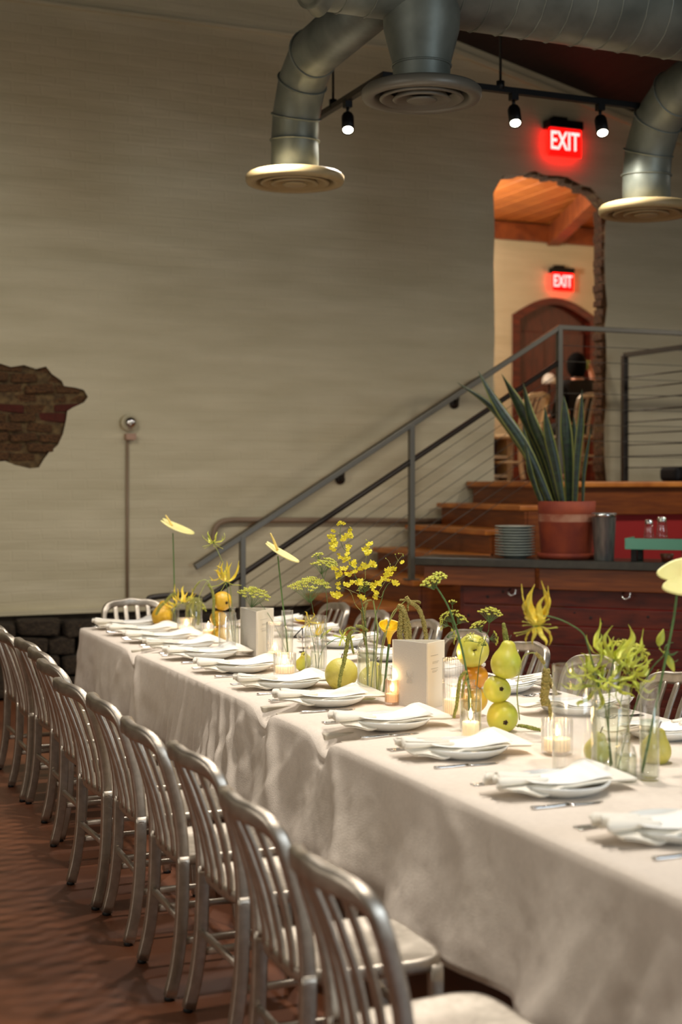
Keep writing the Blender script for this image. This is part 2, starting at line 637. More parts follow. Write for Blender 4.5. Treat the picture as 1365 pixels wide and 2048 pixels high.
door = []
dl, dr = wx(990), wx(1213)
for k in range(9):                                                     # up the left jamb
    door.append((dl + jit(0.012), PLAT - 0.02 + (4.22 - PLAT) * k / 8))
for k in range(1, 14):                                                 # arch head
    t = k / 14
    door.append((dl + (dr - dl) * t, 4.24 + 0.22 * sin(pi * (0.14 + 0.72 * t)) - 0.10 * t + jit(0.018)))
for k in range(15):                                                    # down the right jamb
    door.append((dr + jit(0.02), 4.22 - 0.05 + (PLAT - 4.19) * k / 14))

patch_px = [(-70, 735), (-30, 715), (0, 727), (22, 734), (48, 730), (72, 738), (92, 733), (104, 748), (124, 762), (128, 772),
            (150, 775), (168, 780), (176, 794), (168, 805), (146, 815), (135, 822), (132, 842), (126, 868), (116, 890),
            (98, 905), (88, 918), (78, 935), (60, 937), (30, 930), (10, 922), (-20, 925), (-60, 915), (-90, 860), (-95, 790)]
patch = [(wx(x), wz(x, y)) for x, y in patch_px]


def wall_mesh():
    bm = bmesh.new()
    x0, x1, zb = -3.5, 12.0, 0.66

    def loop(pts):
        vs = [bm.verts.new((x, YW, z)) for x, z in pts]
        return [bm.edges.new((vs[i], vs[(i + 1) % len(vs)])) for i in range(len(vs))]
    outer = [(x0, zb), (x1, zb), (x1, roof_z(x1)), (1.0, roof_z(1.0001)), (x0, roof_z(x0))]
    ed = loop(outer) + loop(door) + loop(patch)
    bmesh.ops.triangle_fill(bm, edges=ed, use_beauty=True, normal=Vector((0, -1, 0)))
    ret = bmesh.ops.extrude_face_region(bm, geom=list(bm.faces))
    vs = [e for e in ret['geom'] if isinstance(e, bmesh.types.BMVert)]
    bmesh.ops.translate(bm, verts=vs, vec=(0, 0.18, 0))
    bmesh.ops.recalc_face_normals(bm, faces=bm.faces)
    for f in bm.faces:                                                 # reveals of the opening and the patch are bare brick
        c = f.calc_center_median()
        if abs(f.normal.y) < 0.5 and x0 + 0.5 < c.x < x1 - 0.5 and zb + 0.1 < c.z < roof_z(c.x) - 0.3:
            f.material_index = 0 if c.x < dl + 0.1 and c.x > 5 else 1
    me = bpy.data.meshes.new('wall_back')
    bm.to_mesh(me)
    bm.free()
    me.materials.append(M['wall'])
    me.materials.append(M['mortar'])
    return me


wall = bpy.data.objects.new('wall_back', wall_mesh())
COL.objects.link(wall)
wall['kind'] = 'structure'


def inside(x, z, poly):
    c = False
    n = len(poly)
    for i in range(n):
        x1, y1 = poly[i]
        x2, y2 = poly[(i + 1) % n]
        if (y1 > z) != (y2 > z) and x < (x2 - x1) * (z - y1) / (y2 - y1) + x1:
            c = not c
    return c


# mortar bed and the exposed bricks
mb = MB()
mb.box((1.85, YW + 0.075, 2.2), (1.7, 0.06, 1.5))
obj('mortar', mb, M['mortar'], wall)


def rough_brick(seed):
    random.seed(seed)
    b = MB()
    b.box((0, 0, 0), (1, 1, 1))
    b.v = [v + Vector((jit(0.07), jit(0.1), jit(0.09))) for v in b.v]
    return b


bricks = []
for k in range(6):
    bricks.append(rough_brick(k).mesh('brick', M['brick_red'] if k in (1, 4) else M['brick'], bevel=0.08, bseg=1))
random.seed(3)
z = 1.62
row = 0
while z < 2.75:
    x = 1.0 + (0.11 if row % 2 else 0)
    while x < 2.6:
        bw = 0.215
        if inside(x, z, patch) and (inside(x - 0.07, z, patch) or inside(x + 0.07, z, patch)):
            k = random.choice((0, 2, 3, 5)) if row not in (7, 8, 2) else random.choice((1, 4, 1, 0))
            inst('brick', bricks[k], wall, (x + jit(0.01), YW + 0.068 + jit(0.03), z + jit(0.006)), (jit(0.10), jit(0.07), jit(0.12)),
                 (bw * random.uniform(0.85, 0.98), 0.10, 0.062 + jit(0.006)))
        x += bw + 0.012
    z += 0.076
    row += 1
# bricks of the door's right reveal and arch head
for k in range(34):
    z = PLAT + 0.04 + k * 0.0755
    if z < 4.13:
        inst('brick', bricks[(0, 2, 3, 5, 0, 3)[k % 6]], wall, (dr + 0.03 + jit(0.008), YW + 0.098, z), (jit(0.05), jit(0.05), jit(0.06)),
             (0.09 + (0.02 if k % 2 else 0.0), 0.16 - (0.02 if k % 3 == 0 else 0), 0.068))
for k in range(13):
    t = (k + 0.5) / 13
    x = dl + 0.02 + (dr - dl) * t
    z = 4.24 + 0.22 * sin(pi * (0.14 + 0.72 * t)) - 0.10 * t - 0.01
    inst('brick', bricks[(0, 2, 3, 5)[k % 4]], wall, (x, YW + 0.098, z + 0.035 + 0.012 * (k % 2)), (jit(0.05), 0.5 * (t - 0.5) + jit(0.1), jit(0.05)),
         (0.078, 0.165, 0.075 if t < 0.4 else 0.11))

# rubble stone base under the white wall
wb = MB()
wb.box((4.25, YW + 0.15, 0.33), (15.5, 0.30, 0.66))
base = obj('wall_base', wb, M['stone'], kind='structure')
stones = []
for k in range(5):
    stones.append(rough_brick(20 + k).mesh('stone', M['stone'], bevel=0.16, bseg=2))
random.seed(5)
for row, (z, hh) in enumerate([(0.09, 0.16), (0.25, 0.15), (0.40, 0.14), (0.54, 0.13)]):
    x = 1.0 + row * 0.1
    while x < 3.3:
        ww = random.uniform(0.18, 0.42)
        inst('stone', random.choice(stones), base, (x + ww / 2, YW - 0.05 + jit(0.025), z + jit(0.012)), (jit(0.08), jit(0.08), jit(0.1)),
             (ww - 0.015, 0.16, hh))
        x += ww
# pale ledge of the wall
wl = MB()
wl.box((4.0, YW - 0.025, 0.655), (15, 0.05, 0.04))
obj('trim_1', wl, M['wall'], kind='structure', bevel=0.008)
# string course high on the wall and pale trim under the sloping roof
tr = MB()
tr.box((2.2, YW - 0.012, 5.35), (7.4, 0.024, 0.035))
obj('trim_2', tr, M['wall'], kind='structure', bevel=0.006)
tr = MB()
L = sqrt(1 + 0.24 ** 2) * 6.6
X = Matrix.Translation((8.7, YW - 0.02, roof_z(8.7) - 0.17)) @ Matrix.Rotation(math.atan(0.24), 4, 'Y')
tr.box((0, 0, 0), (L, 0.04, 0.05), X)
obj('trim_3', tr, M['wall'], kind='structure', bevel=0.006)

# sloping roof (two slopes), side walls
rf = MB()
rf.add([(1.0, -2.9, roof_z(1.001)), (12, -2.9, roof_z(12)), (12, YW + 0.3, roof_z(12)), (1.0, YW + 0.3, roof_z(1.001)),
        (-3.5, -2.9, roof_z(-3.5)), (-3.5, YW + 0.3, roof_z(-3.5))], [(0, 1, 2, 3), (4, 0, 3, 5)], False)
obj('ceiling', rf, M['roof'], kind='structure', solid=0.12)
sw = MB()
sw.box((-3.55, 4.2, 2.9), (0.1, 14.2, 5.8))
obj('wall_left', sw, M['wall'], kind='structure')
sw = MB()
sw.box((12.05, 4.2, 2.1), (0.1, 14.2, 4.2))
obj('wall_right', sw, M['wall'], kind='structure')

# -------- back room seen through the opening
YB = 14.5


def bx(px, Y=YB):
    return Y * math.tan(YAW + math.atan((px - 682.5) / F))


br = MB()
br.box((8.2, (YW + YB) / 2 + 0.005, PLAT - 0.06), (7.6, YB - YW - 0.01, 0.10))
obj('floor_back_room', br, M['wood'], kind='structure')
rb = MB()
d0, d1 = bx(1025), bx(1192)
zt, zs = 3.66, 3.60
n = 12
arch = [(d0, PLAT - 0.05), (d0, zs)] + [(d0 + (d1 - d0) * k / n, zs + 0.22 * sin(pi * k / n)) for k in range(1, n)] + [(d1, zs), (d1, PLAT - 0.05)]
outer = [(4.4, PLAT - 0.05), (4.4, 5.2), (12.0, 5.2), (12.0, PLAT - 0.05)]
poly = outer + list(reversed(arch))
bm = bmesh.new()


def addloop(pts, y):
    vs = [bm.verts.new((x, y, z)) for x, z in pts]
    return [bm.edges.new((vs[i], vs[(i + 1) % len(vs)])) for i in range(len(vs))]


bmesh.ops.triangle_fill(bm, edges=addloop(poly, YB), use_beauty=True, normal=Vector((0, -1, 0)))
ret = bmesh.ops.extrude_face_region(bm, geom=list(bm.faces))
bmesh.ops.translate(bm, verts=[e for e in ret['geom'] if isinstance(e, bmesh.types.BMVert)], vec=(0, 0.25, 0))
bmesh.ops.recalc_face_normals(bm, faces=bm.faces)
me = bpy.data.meshes.new('wall_back_room')
bm.to_mesh(me)
bm.free()
me.materials.append(M['wall'])
o = bpy.data.objects.new('wall_back_room', me)
o['kind'] = 'structure'
COL.objects.link(o)
sd = MB()
sd.box((4.45, 13.0, 3.4), (0.1, 3.2, 3.6))
obj('wall_back_room_left', sd, M['wall'], kind='structure')
sd = MB()
sd.box((12.0, 13.0, 3.4), (0.1, 3.2, 3.6))
obj('wall_back_room_right', sd, M['wall'], kind='structure')
# arched mahogany door: frame, leaf, panels
dt = MB()
dt.prism([(x, z) for x, z in arch], lambda a, b: (a, YB + 0.10, b), lambda a, b: (a, YB + 0.16, b))
dobj = obj('door_1', dt, M['door_wood'], kind='structure')
fr = MB()
ins = [(d0 + 0.09, PLAT - 0.02), (d0 + 0.09, zs - 0.05)] + [(d0 + 0.09 + (d1 - d0 - 0.18) * k / n, zs - 0.05 + 0.19 * sin(pi * k / n)) for k in range(1, n)] + [(d1 - 0.09, zs - 0.05), (d1 - 0.09, PLAT - 0.02)]
vs, fs = [], []
for y in (YB - 0.03, YB + 0.1):
    vs += [(x, y, z) for x, z in arch] + [(x, y, z) for x, z in ins]
q = len(arch)
for i in range(q - 1):
    fs += [(i, i + 1, q + i + 1, q + i), (i + q, i + q + 1, 3 * q + i + 1, 3 * q + i), (i, i + 1, 2 * q + i + 1, 2 * q + i)]
fr.add(vs, fs, False)
obj('door_frame', fr, M['wood_dark'], dobj)
for k, xx in enumerate((d0 + 0.30, d1 - 0.30)):
    for zc, hh in ((2.15, 0.75), (3.05, 0.75)):
        p = MB()
        p.box((xx, YB + 0.085, zc), (0.36, 0.03, hh))
        obj('panel', p, M['door_wood'], dobj, bevel=0.012)
hd = MB()
hd.ball((d1 - 0.16, YB + 0.06, 2.62), 0.028)
obj('door_knob', hd, M['steel'], dobj, label='round steel knob')
# orange boarded ceiling with beams
cl = MB()
cl.box((8.2, 12.9, 4.74), (7.6, 3.6, 0.05))
ceil2 = obj('ceiling_back_room', cl, M['beam_wood'], kind='structure')
for k in range(30):
    p = MB()
    p.box((4.6 + k * 0.25, 12.9, 4.70 + jit(0.003)), (0.24, 3.2, 0.04))
    obj('board', p, M['orange_wood'], ceil2, bevel=0.008, bseg=1)


def beam_between(mbx, a, b, w_, h_):
    a, b = Vector(a), Vector(b)
    mbx.tube([a, b], None, section=[(-w_ / 2, -h_ / 2), (w_ / 2, -h_ / 2), (w_ / 2, h_ / 2), (-w_ / 2, h_ / 2)], smooth=False,
             side=(b - a).cross(UP).normalized())


for dx in (-2.0, 0.0, 2.0):
    p = MB()
    beam_between(p, (8.86 + dx, 14.48, 4.54), (7.62 + dx, 11.34, 4.54), 0.15, 0.22)
    obj('beam', p, M['beam_wood'], ceil2, bevel=0.01)
p = MB()
p.box((8.2, YB - 0.05, 4.56), (7.5, 0.08, 0.20))
obj('beam', p, M['beam_wood'], ceil2, bevel=0.01)

# ================================================================== STAIRS, PLATFORM, RAILINGS
NR = 9
RISE = PLAT / NR
RUN = 0.303
XE = 5.87                  # platform edge
YN = 9.50                  # near side of the flight
stair = thing('staircase', 'red-brown wooden staircase climbing right along the white wall', 'staircase', (XE, 10.2, 0))
for i in range(1, NR + 1):
    xn = XE - (NR - i) * RUN
    zt = i * RISE
    if i < NR:
        t = MB()
        t.box((xn + RUN / 2 - 0.02, (YN + YW) / 2 - 0.03, zt - 0.02), (RUN + 0.05, YW - YN - 0.08, 0.04))
        obj('tread', t, M['wood_edge'], stair, world=True, bevel=0.008)
    r = MB()
    r.box((xn + 0.012, (YN + YW) / 2 - 0.03, zt - 0.04 - (RISE - 0.04) / 2), (0.024, YW - YN - 0.10, RISE - 0.041))
    obj('riser', r, M['wood'], stair, world=True)
sg = MB()
prof = []
for i in range(1, NR + 1):
    xn = XE - (NR - i) * RUN
    prof += [(xn + 0.03, (i - 1) * RISE + 0.0 if i == 1 else (i - 1) * RISE - 0.042), (xn + 0.03, i * RISE - 0.042)]
prof += [(XE + 0.05, PLAT - 0.042), (XE + 0.05, 0.0)]
sg.prism(prof, lambda a, b: (a, YN + 0.02, b), lambda a, b: (a, YN + 0.06, b))
obj('stringer', sg, M['wood'], stair, world=True)
plat = thing('platform', 'raised wooden platform at the head of the stairs with red panel below', 'platform', (8.4, 10.2, 0))
p = MB()
p.box((XE + 3.0, (YN + YW) / 2 - 0.01, PLAT - 0.03), (6.05, YW - YN, 0.06))
obj('deck', p, M['wood'], plat, world=True, bevel=0.006)
p = MB()
p.box((XE + 3.0, YN - 0.01, PLAT - 0.022), (6.08, 0.06, 0.044))
obj('nosing', p, M['wood_edge'], plat, world=True, bevel=0.01, label='worn pale front edge')
p = MB()
p.box((XE - 0.01, (YN + YW) / 2 + 0.01, PLAT - 0.022), (0.05, YW - YN - 0.08, 0.044))
obj('nosing', p, M['wood_edge'], plat, world=True, bevel=0.01)
p = MB()
p.box((XE + 3.0, YN + 0.02, PLAT - 0.155), (6.0, 0.03, 0.215))
obj('fascia', p, M['wood'], plat, world=True, bevel=0.005)
p = MB()
p.box((XE + 3.03, YN + 0.07, (PLAT - 0.26) / 2), (5.9, 0.03, PLAT - 0.26))
obj('panel', p, M['red'], plat, world=True, label='deep red lower panel')

YR = 9.62
rx0, rz0 = 2.96, 1.057
rx1, rz1 = 5.94, 2.871
SL = (rz1 - rz0) / (rx1 - rx0)
rail = thing('stair_railing', 'grey steel stair railing with thin cables, beside the wooden stairs', 'railing', (rx1, YR, PLAT))
p = MB()
sec = [(-0.02, -0.02), (0.02, -0.02), (0.02, 0.02), (-0.02, 0.02)]
p.tube([(rx0, YR, rz0), (rx1, YR, rz1), (11.8, YR, rz1)], 1.0, section=sec, smooth=False, side=(0, 1, 0))
obj('top_rail', p, M['grey_paint'], rail, world=True, bevel=0.005)
p = MB()
hr = [(2.64, YR - 0.0, 0.78), (2.62, YR - 0.0, 0.84), (2.68, YR, 0.86), (2.90, YR, 0.865), (3.02, YR, rz0 + SL * (3.02 - rx0) - 0.27)]
hr = catmull(hr, 6) + [Vector((rx1, YR, rz1 - 0.27))]
p.tube(hr, 0.021, seg=10)
obj('handrail', p, M['dark_steel'], rail, world=True, label='dark round lower handrail')
for xp, zb, top in ((3.31, 0.0, rz0 + SL * (3.31 - rx0)), (4.65, RISE * 5, rz0 + SL * (4.65 - rx0)), (rx1, PLAT, rz1), (8.4, PLAT, rz1)):
    p = MB()
    p.box((xp, YR, (zb + top) / 2), (0.038, 0.05, top - zb))
    p.box((xp, YR, zb + 0.005), (0.10, 0.10, 0.01))
    obj('post', p, M['grey_paint'], rail, world=True, bevel=0.003)
for k in range(8):
    dz = 0.36 + 0.098 * k
    p = MB()
    p.tube([(3.31, YR, rz0 + SL * (3.31 - rx0) - dz), (rx1, YR, rz1 - dz)], 0.0026, seg=6)
    obj('cable', p, M['cable'], rail, world=True)
for k in range(8):
    p = MB()
    p.tube([(rx1, YR, rz1 - 0.14 - 0.125 * k), (11.8, YR, rz1 - 0.14 - 0.125 * k)], 0.003, seg=6)
    obj('cable', p, M['cable'], rail, world=True)

# wall handrail on round brackets
wh = thing('wall_handrail', 'dark handrail on round brackets fixed to the white wall above the stairs', 'handrail', (4.6, YW - 0.08, 1.6))
HZ = lambda x: 0.86 + PLAT + SL * (x - XE)
p = MB()
p.tube([(3.35, YW - 0.09, HZ(3.35)), (5.95, YW - 0.09, HZ(5.95))], 0.02, seg=10)
obj('rail', p, M['dark_steel'], wh, world=True)
for px_ in (680, 908):
    x = wx(px_)
    p = MB()
    p.tube([(x, YW, HZ(x) - 0.10), (x, YW - 0.02, HZ(x) - 0.10)], 0.042, seg=16)
    p.tube(catmull([(x, YW - 0.01, HZ(x) - 0.10), (x, YW - 0.07, HZ(x) - 0.09), (x, YW - 0.09, HZ(x) - 0.015)], 4), 0.012, seg=8)
    obj('bracket', p, M['dark_steel'], wh, world=True)

# second cable fence on the platform
f2 = thing('platform_fence', 'dark steel cable fence on the platform in front of white brick', 'railing', (7.25, 10.0, PLAT))
p = MB()
p.tube([(7.25, 10.65, PLAT + 1.12), (7.25, 9.71, PLAT + 1.12)], 1.0, section=[(-0.02, -0.02), (0.02, -0.02), (0.02, 0.02), (-0.02, 0.02)], smooth=False, side=(1, 0, 0))
obj('top_rail', p, M['dark_steel'], f2, world=True)
for yy in (10.65, 9.71):
    p = MB()
    p.box((7.25, yy, PLAT + 0.56), (0.05, 0.05, 1.12))
    obj('post', p, M['dark_steel'], f2, world=True, bevel=0.004)
for k in range(9):
    p = MB()
    p.tube([(7.25, 10.65, PLAT + 0.12 + 0.1 * k), (7.25, 9.71, PLAT + 0.12 + 0.1 * k)], 0.006, seg=6)
    obj('cable', p, M['dark_steel'], f2, world=True)
# dark bag on the platform edge
bg_ = MB()
bg_.box((0, 0, 0.06), (0.5, 0.25, 0.12))
o = obj('bag', bg_, M['black_cloth'], bevel=0.045, bseg=4)
o.location = (7.45, 9.95, PLAT)
tag(o, 'low black bag lying on the platform by the cable fence', 'bag')

# rusty pipe along the wall, conduit and round fixture
pts = [Vector((wx(422), YW - 0.05, wz(422, 1085))), Vector((wx(427), YW - 0.05, wz(427, 1056))), Vector((wx(440), YW - 0.05, wz(440, 1043))), Vector((wx(462), YW - 0.05, wz(462, 1039)))]
p = MB()
p.tube(catmull(pts, 5) + [Vector((wx(884), YW - 0.05, wz(884, 1041)))], 0.022, seg=10)
o = obj('pipe', p, M['rust'])
tag(o, 'brown pipe running along the white wall behind the stair railing', 'pipe')
fx, fz = wx(256), wz(256, 846)
fix = thing('alarm_fixture', 'round grey wall fixture with thin conduit down the white wall', 'fixture', (fx, YW, fz))
p = MB()
X = Matrix.Translation((fx, YW, fz)) @ Matrix.Rotation(pi / 2, 4, 'X')
p.lathe([(0.0, 0.0), (0.066, 0.0), (0.066, 0.05), (0.056, 0.06), (0.0, 0.06)], 24, X=X)
obj('back_box', p, M['wall'], fix, world=True)
p = MB()
p.lathe([(0.052, 0.06), (0.05, 0.085), (0.035, 0.105), (0.015, 0.113), (0.0, 0.114)], 20, X=X)
obj('dome', p, M['steel'], fix, world=True, label='shiny steel dome')
p = MB()
p.box((fx + 0.01, YW - 0.035, fz - 0.11), (0.08, 0.07, 0.05))
obj('junction_block', p, mat('pinkish_box', (176, 140, 116), 0.6), fix, world=True, bevel=0.006)
p = MB()
p.tube([(fx - 0.01, YW - 0.02, fz - 0.13), (fx - 0.01, YW - 0.02, 0.68)], 0.011, seg=8)
obj('conduit', p, M['rust'], fix, world=True)


# ================================================================== EXIT SIGNS
def text_mesh(s, size, depth, mname, m):
    cu = bpy.data.curves.new(mname, 'FONT')
    cu.body = s
    cu.size = size
    cu.extrude = depth
    cu.align_x = 'CENTER'
    cu.align_y = 'CENTER'
    cu.offset = size * 0.012
    tmp = bpy.data.objects.new('text_tmp', cu)
    COL.objects.link(tmp)
    bpy.context.view_layer.update()
    dg = bpy.context.evaluated_depsgraph_get()
    me_ = bpy.data.meshes.new_from_object(tmp.evaluated_get(dg))
    bpy.data.objects.remove(tmp)
    me_.materials.clear()
    me_.materials.append(m)
    return me_


def exit_sign(x, y, z, s, label):
    t = thing('exit_sign', label, 'sign', (x, y, z))
    p = MB()
    p.box((0, -0.07, 0.158), (0.345, 0.13, 0.075))
    p.box((-0.03, -0.04, 0.215), (0.15, 0.07, 0.04))
    hs = obj('housing', p, M['black_metal'], t, bevel=0.006)
    hs.scale = (s, s, s)
    p = MB()
    p.box((0.01, -0.085, 0.0), (0.32, 0.02, 0.24))
    pn = obj('panel', p, M['exit_red'], t, bevel=0.004, label='glowing red panel')
    pn.scale = (s, s, s)
    me_ = text_mesh('EXIT', 0.205, 0.004, 'letters', M['exit_letter'])
    q = inst('letters', me_, pn, (0.0, -0.098, 0.005), (pi / 2, 0, 0), (0.72, 1.12, 1.0))
    q['label'] = 'bright EXIT letters'
    return t


exit_sign(wx(1119), YW, wz(1119, 290), 1.0, 'glowing red EXIT sign on the white wall above the arched opening')
exit_sign(bx(1119), YB, CZ + (HORIZON - 566) * 16.85 / F, 0.85, 'smaller-looking red EXIT sign in the back room above the dark arched door')

# ================================================================== DUCTS
MX, MY, MZ, MR = 3.14, 6.40, 4.24, 0.27
duct = thing('air_duct', 'large galvanised spiral air duct crossing under the roof', 'duct', (MX, MY, MZ))
p = MB()
p.tube([(2.56, MY, MZ), (2.60, MY, MZ), (9.5, MY, MZ)], [MR, MR, MR], seg=40)
obj('main_duct', p, M['galv'], duct, world=True)
p = MB()
hel = []
for k in range(46 * 20):
    t = k / 20
    hel.append((2.6 + t * 0.15, MY + (MR + 0.001) * cos(2 * pi * t), MZ + (MR + 0.001) * sin(2 * pi * t)))
p.tube(hel, 0.006, seg=5, cap=False)
obj('spiral_seam', p, M['galv'], duct, world=True)
p = MB()
p.tube([(2.50, MY, MZ - 0.02), (2.62, MY, MZ - 0.02)], [0.18, 0.285], seg=32)
obj('end_cap', p, M['galv'], duct, world=True)
p = MB()
p.lathe([(0.20, 0.50), (0.19, 0.30), (0.145, 0.13), (0.142, 0.0)], 32, X=Matrix.Translation((3.14, 6.38, 3.62)))
obj('takeoff', p, M['galv'], duct, world=True, label='cone-shaped takeoff over the middle vent')
p = MB()
for zz in (3.74, 3.80, 3.65):
    p.tube([(3.14 + 0.147 * cos(2 * pi * k / 32), 6.38 + 0.147 * sin(2 * pi * k / 32), zz) for k in range(32)], 0.006, seg=6, closed=True)
obj('seam', p, M['galv'], duct, world=True)
for nm, (bxx, byy, zb), rr in (('left', (3.06, 7.93, 3.50), 0.142), ('right', (5.29, 7.53, 3.40), 0.15)):
    p = MB()
    path = [(bxx, byy, zb), (bxx, byy, zb + 0.20), (bxx, byy - 0.02, zb + 0.34), (bxx, byy - 0.12, zb + 0.52), (bxx, byy - 0.30, zb + 0.64), (bxx, MY + 0.1, MZ - 0.05)]
    p.tube(path, rr, seg=32)
    obj('branch_duct', p, M['galv'], duct, world=True)
    p = MB()
    P_ = [Vector(q) for q in path]
    for i in (1, 2, 3, 4):
        d = (P_[i + 1] - P_[i - 1]).normalized()
        u, v = basis(d)
        p.tube([P_[i] + (u * cos(2 * pi * k / 32) + v * sin(2 * pi * k / 32)) * (rr + 0.004) for k in range(32)], 0.007, seg=6, closed=True)
    obj('seam', p, M['galv'], duct, world=True)


def diffuser(loc, R, m, label, flange_drop=0.035):
    t = thing('ceiling_vent', label, 'vent', loc)
    p = MB()
    p.lathe([(R * 0.46, 0.075), (R * 0.60, 0.062), (R * 0.95, 0.045), (R, 0.030), (R, 0.002), (R * 0.97, -0.012), (R * 0.84, -0.014), (R * 0.78, 0.0), (R * 0.76, 0.05)], 48)
    obj('flange', p, m, t)
    for r0, r1, z0, z1 in ((0.66, 0.54, -0.012, 0.03), (0.44, 0.30, -0.016, 0.028)):
        p = MB()
        p.lathe([(R * r1, z1), (R * r0, z0 - 0.004), (R * (r0 + 0.045), z0 + 0.004), (R * (r1 + 0.04), z1 + 0.012)], 48)
        obj('louvre_ring', p, m, t)
    p = MB()
    p.lathe([(0.0, -0.022), (R * 0.22, -0.022), (R * 0.26, -0.014), (0.0, 0.0)], 32)
    obj('centre_disc', p, m, t)
    p = MB()
    p.lathe([(0.0, 0.045), (R * 0.78, 0.045)], 32)
    obj('throat_shade', p, M['dark'], t)  # near-black disc: shade inside the vent put into its colour
    return t


diffuser((3.14, 6.38, 3.585), 0.30, M['grey_metal'], 'round grey vent hanging from the middle duct takeoff')
diffuser((3.06, 7.93, 3.455), 0.295, M['cream_metal'], 'round cream vent on the left curved duct')
diffuser((5.29, 7.53, 3.365), 0.30, M['cream_metal'], 'round cream vent on the right curved duct, cut by the photo edge')

# ================================================================== TRACK LIGHTS
TZ = 4.0
trk = thing('light_track', 'black track lighting rail hanging below the ducts', 'track light', (3.42, 7.43, TZ))
p = MB()
p.box((6.0, 7.43, TZ), (5.2, 0.04, 0.035))
obj('rail', p, M['black_metal'], trk, world=True)
p = MB()
p.box((3.42, 7.95, TZ), (0.04, 1.0, 0.035))
obj('rail', p, M['dark_steel'], trk, world=True)
for x, y in ((4.18, 7.43), (5.6, 7.43), (3.42, 8.2), (7.2, 7.43)):
    p = MB()
    p.tube([(x, y, TZ), (x, y, roof_z(x))], 0.008, seg=6)
    p.tube([(x, y, TZ), (x, y, TZ + 0.05)], 0.025, seg=10)
    obj('hanger', p, M['black_metal'], trk, world=True)
for (x, y, label, grp) in ((3.42, 7.97, 'lit black spotlight left of the middle vent', 0), (4.27, 7.43, 'lit black spotlight just right of the middle vent', 0),
                           (4.88, 7.43, 'lit black spotlight right of the EXIT sign', 0)):
    t = thing('spotlight', label, 'spotlight', (x, y, TZ))
    p = MB()
    p.box((0, 0, -0.03), (0.045, 0.045, 0.05))
    p.tube([(0, 0, -0.04), (0, 0, -0.10)], 0.01, seg=8)
    obj('bracket', p, M['black_metal'], t)
    X = Matrix.Translation((0, 0, -0.10)) @ Matrix.Rotation(-0.55, 4, 'X') @ Matrix.Rotation(0.2, 4, 'Y')
    p = MB()
    p.lathe([(0.0, 0.0), (0.032, -0.002), (0.038, -0.02), (0.038, -0.135), (0.034, -0.135), (0.030, -0.128)], 24, X=X)
    obj('can', p, M['black_metal'], t)
    p = MB()
    p.lathe([(0.0, -0.131), (0.020, -0.1305), (0.033, -0.129)], 20, X=X)
    obj('lens', p, M['lens'], t, label='glowing lens')
    lamp('SPOT', 'spot_beam', (0, -0.05, -0.30), 68, WARM, parent=t, spot_size=radians(172), spot_blend=1.0, shadow_soft_size=0.04)
# thin hanging rod of the duct
p = MB()
x, y = at(598, 60, 8.9).x, at(598, 60, 8.9).y
p.tube([(3.06, 7.2, MZ), (3.06, 7.2, roof_z(3.06))], 0.006, seg=6)
obj('hanger_rod', p, M['dark_steel'], duct, world=True)

# ================================================================== BAR COUNTER
A = Vector((4.49, 9.18, 0))
bu = Vector((0.70, -0.714, 0)).normalized()
bn = Vector((-bu.y, bu.x, 0))                 # towards the back
BX = Matrix(((bu.x, bn.x, 0, A.x), (bu.y, bn.y, 0, A.y), (0, 0, 1, 0), (0, 0, 0, 1)))
BH = 1.12
bar = thing('bar_counter', 'long bar counter with dark slate top and red-brown boarded front', 'counter', (A.x, A.y, 0))
p = MB()
p.box((1.45, 0.21, BH - 0.03), (2.95, 0.42, 0.06), BX)
obj('counter_top', p, M['slate'], bar, world=True, bevel=0.006)
p = MB()
p.box((0.44, 0.055, BH - 0.13), (0.82, 0.03, 0.135), BX)
obj('apron', p, M['wood'], bar, world=True, bevel=0.004)
p = MB()
p.box((1.90, 0.05, BH - 0.135), (2.04, 0.03, 0.145), BX)
obj('apron', p, M['wood'], bar, world=True, bevel=0.004)
p = MB()
p.box((0.30, 0.25, 0.46), (0.04, 0.28, 0.92), BX)
obj('end_panel', p, M['wood_dark'], bar, world=True, bevel=0.004)
for k in range(7):
    p = MB()
    p.box((1.61, 0.10 + jit(0.002), 0.068 + k * 0.131), (2.6, 0.026, 0.125), BX)
    b_ = obj('board', p, M['wood_dark'], bar, world=True, bevel=0.005)
random.seed(11)
for k in range(34):
    p = MB()
    xx, kk = random.uniform(0.35, 2.3), random.randint(1, 6)
    p.lathe([(0.0, 0.0015), (0.006 + jit(0.003), 0.0015), (0.011 + jit(0.003), 0.0)], 10, X=BX @ Matrix.Translation((xx, 0.0865, 0.068 + kk * 0.131 + jit(0.03))) @ Matrix.Rotation(pi / 2, 4, 'X'))
    obj('knot', p, M['knot'], bar, world=True)
for xx in (0.68, 1.48):
    p = MB()
    p.tube([BX @ Vector(q) for q in catmull([(xx - 0.02, 0.085, 0.905), (xx - 0.02, 0.03, 0.885), (xx + 0.0, 0.015, 0.865), (xx + 0.03, 0.02, 0.875), (xx + 0.035, 0.03, 0.90)], 5)], 0.006, seg=8)
    p.ball(BX @ Vector((xx + 0.035, 0.03, 0.90)), 0.009, 8, 6)
    obj('hook', p, M['steel'], bar, world=True, label='small coat hook')


def on_bar(px, depth, h=BH):
    """point on the bar top at pixel column px, a given depth behind the front edge"""
    a = YAW + math.atan((px - 682.5) / F)
    d = Vector((sin(a), cos(a), 0))
    o_ = A + bn * depth
    # o_ + s*bu = t*d
    det = bu.x * (-d.y) - (-d.x) * bu.y
    s = (-o_.x * (-d.y) - (-d.x) * (-o_.y)) / det
    q = o_ + bu * s
    return Vector((q.x, q.y, h))


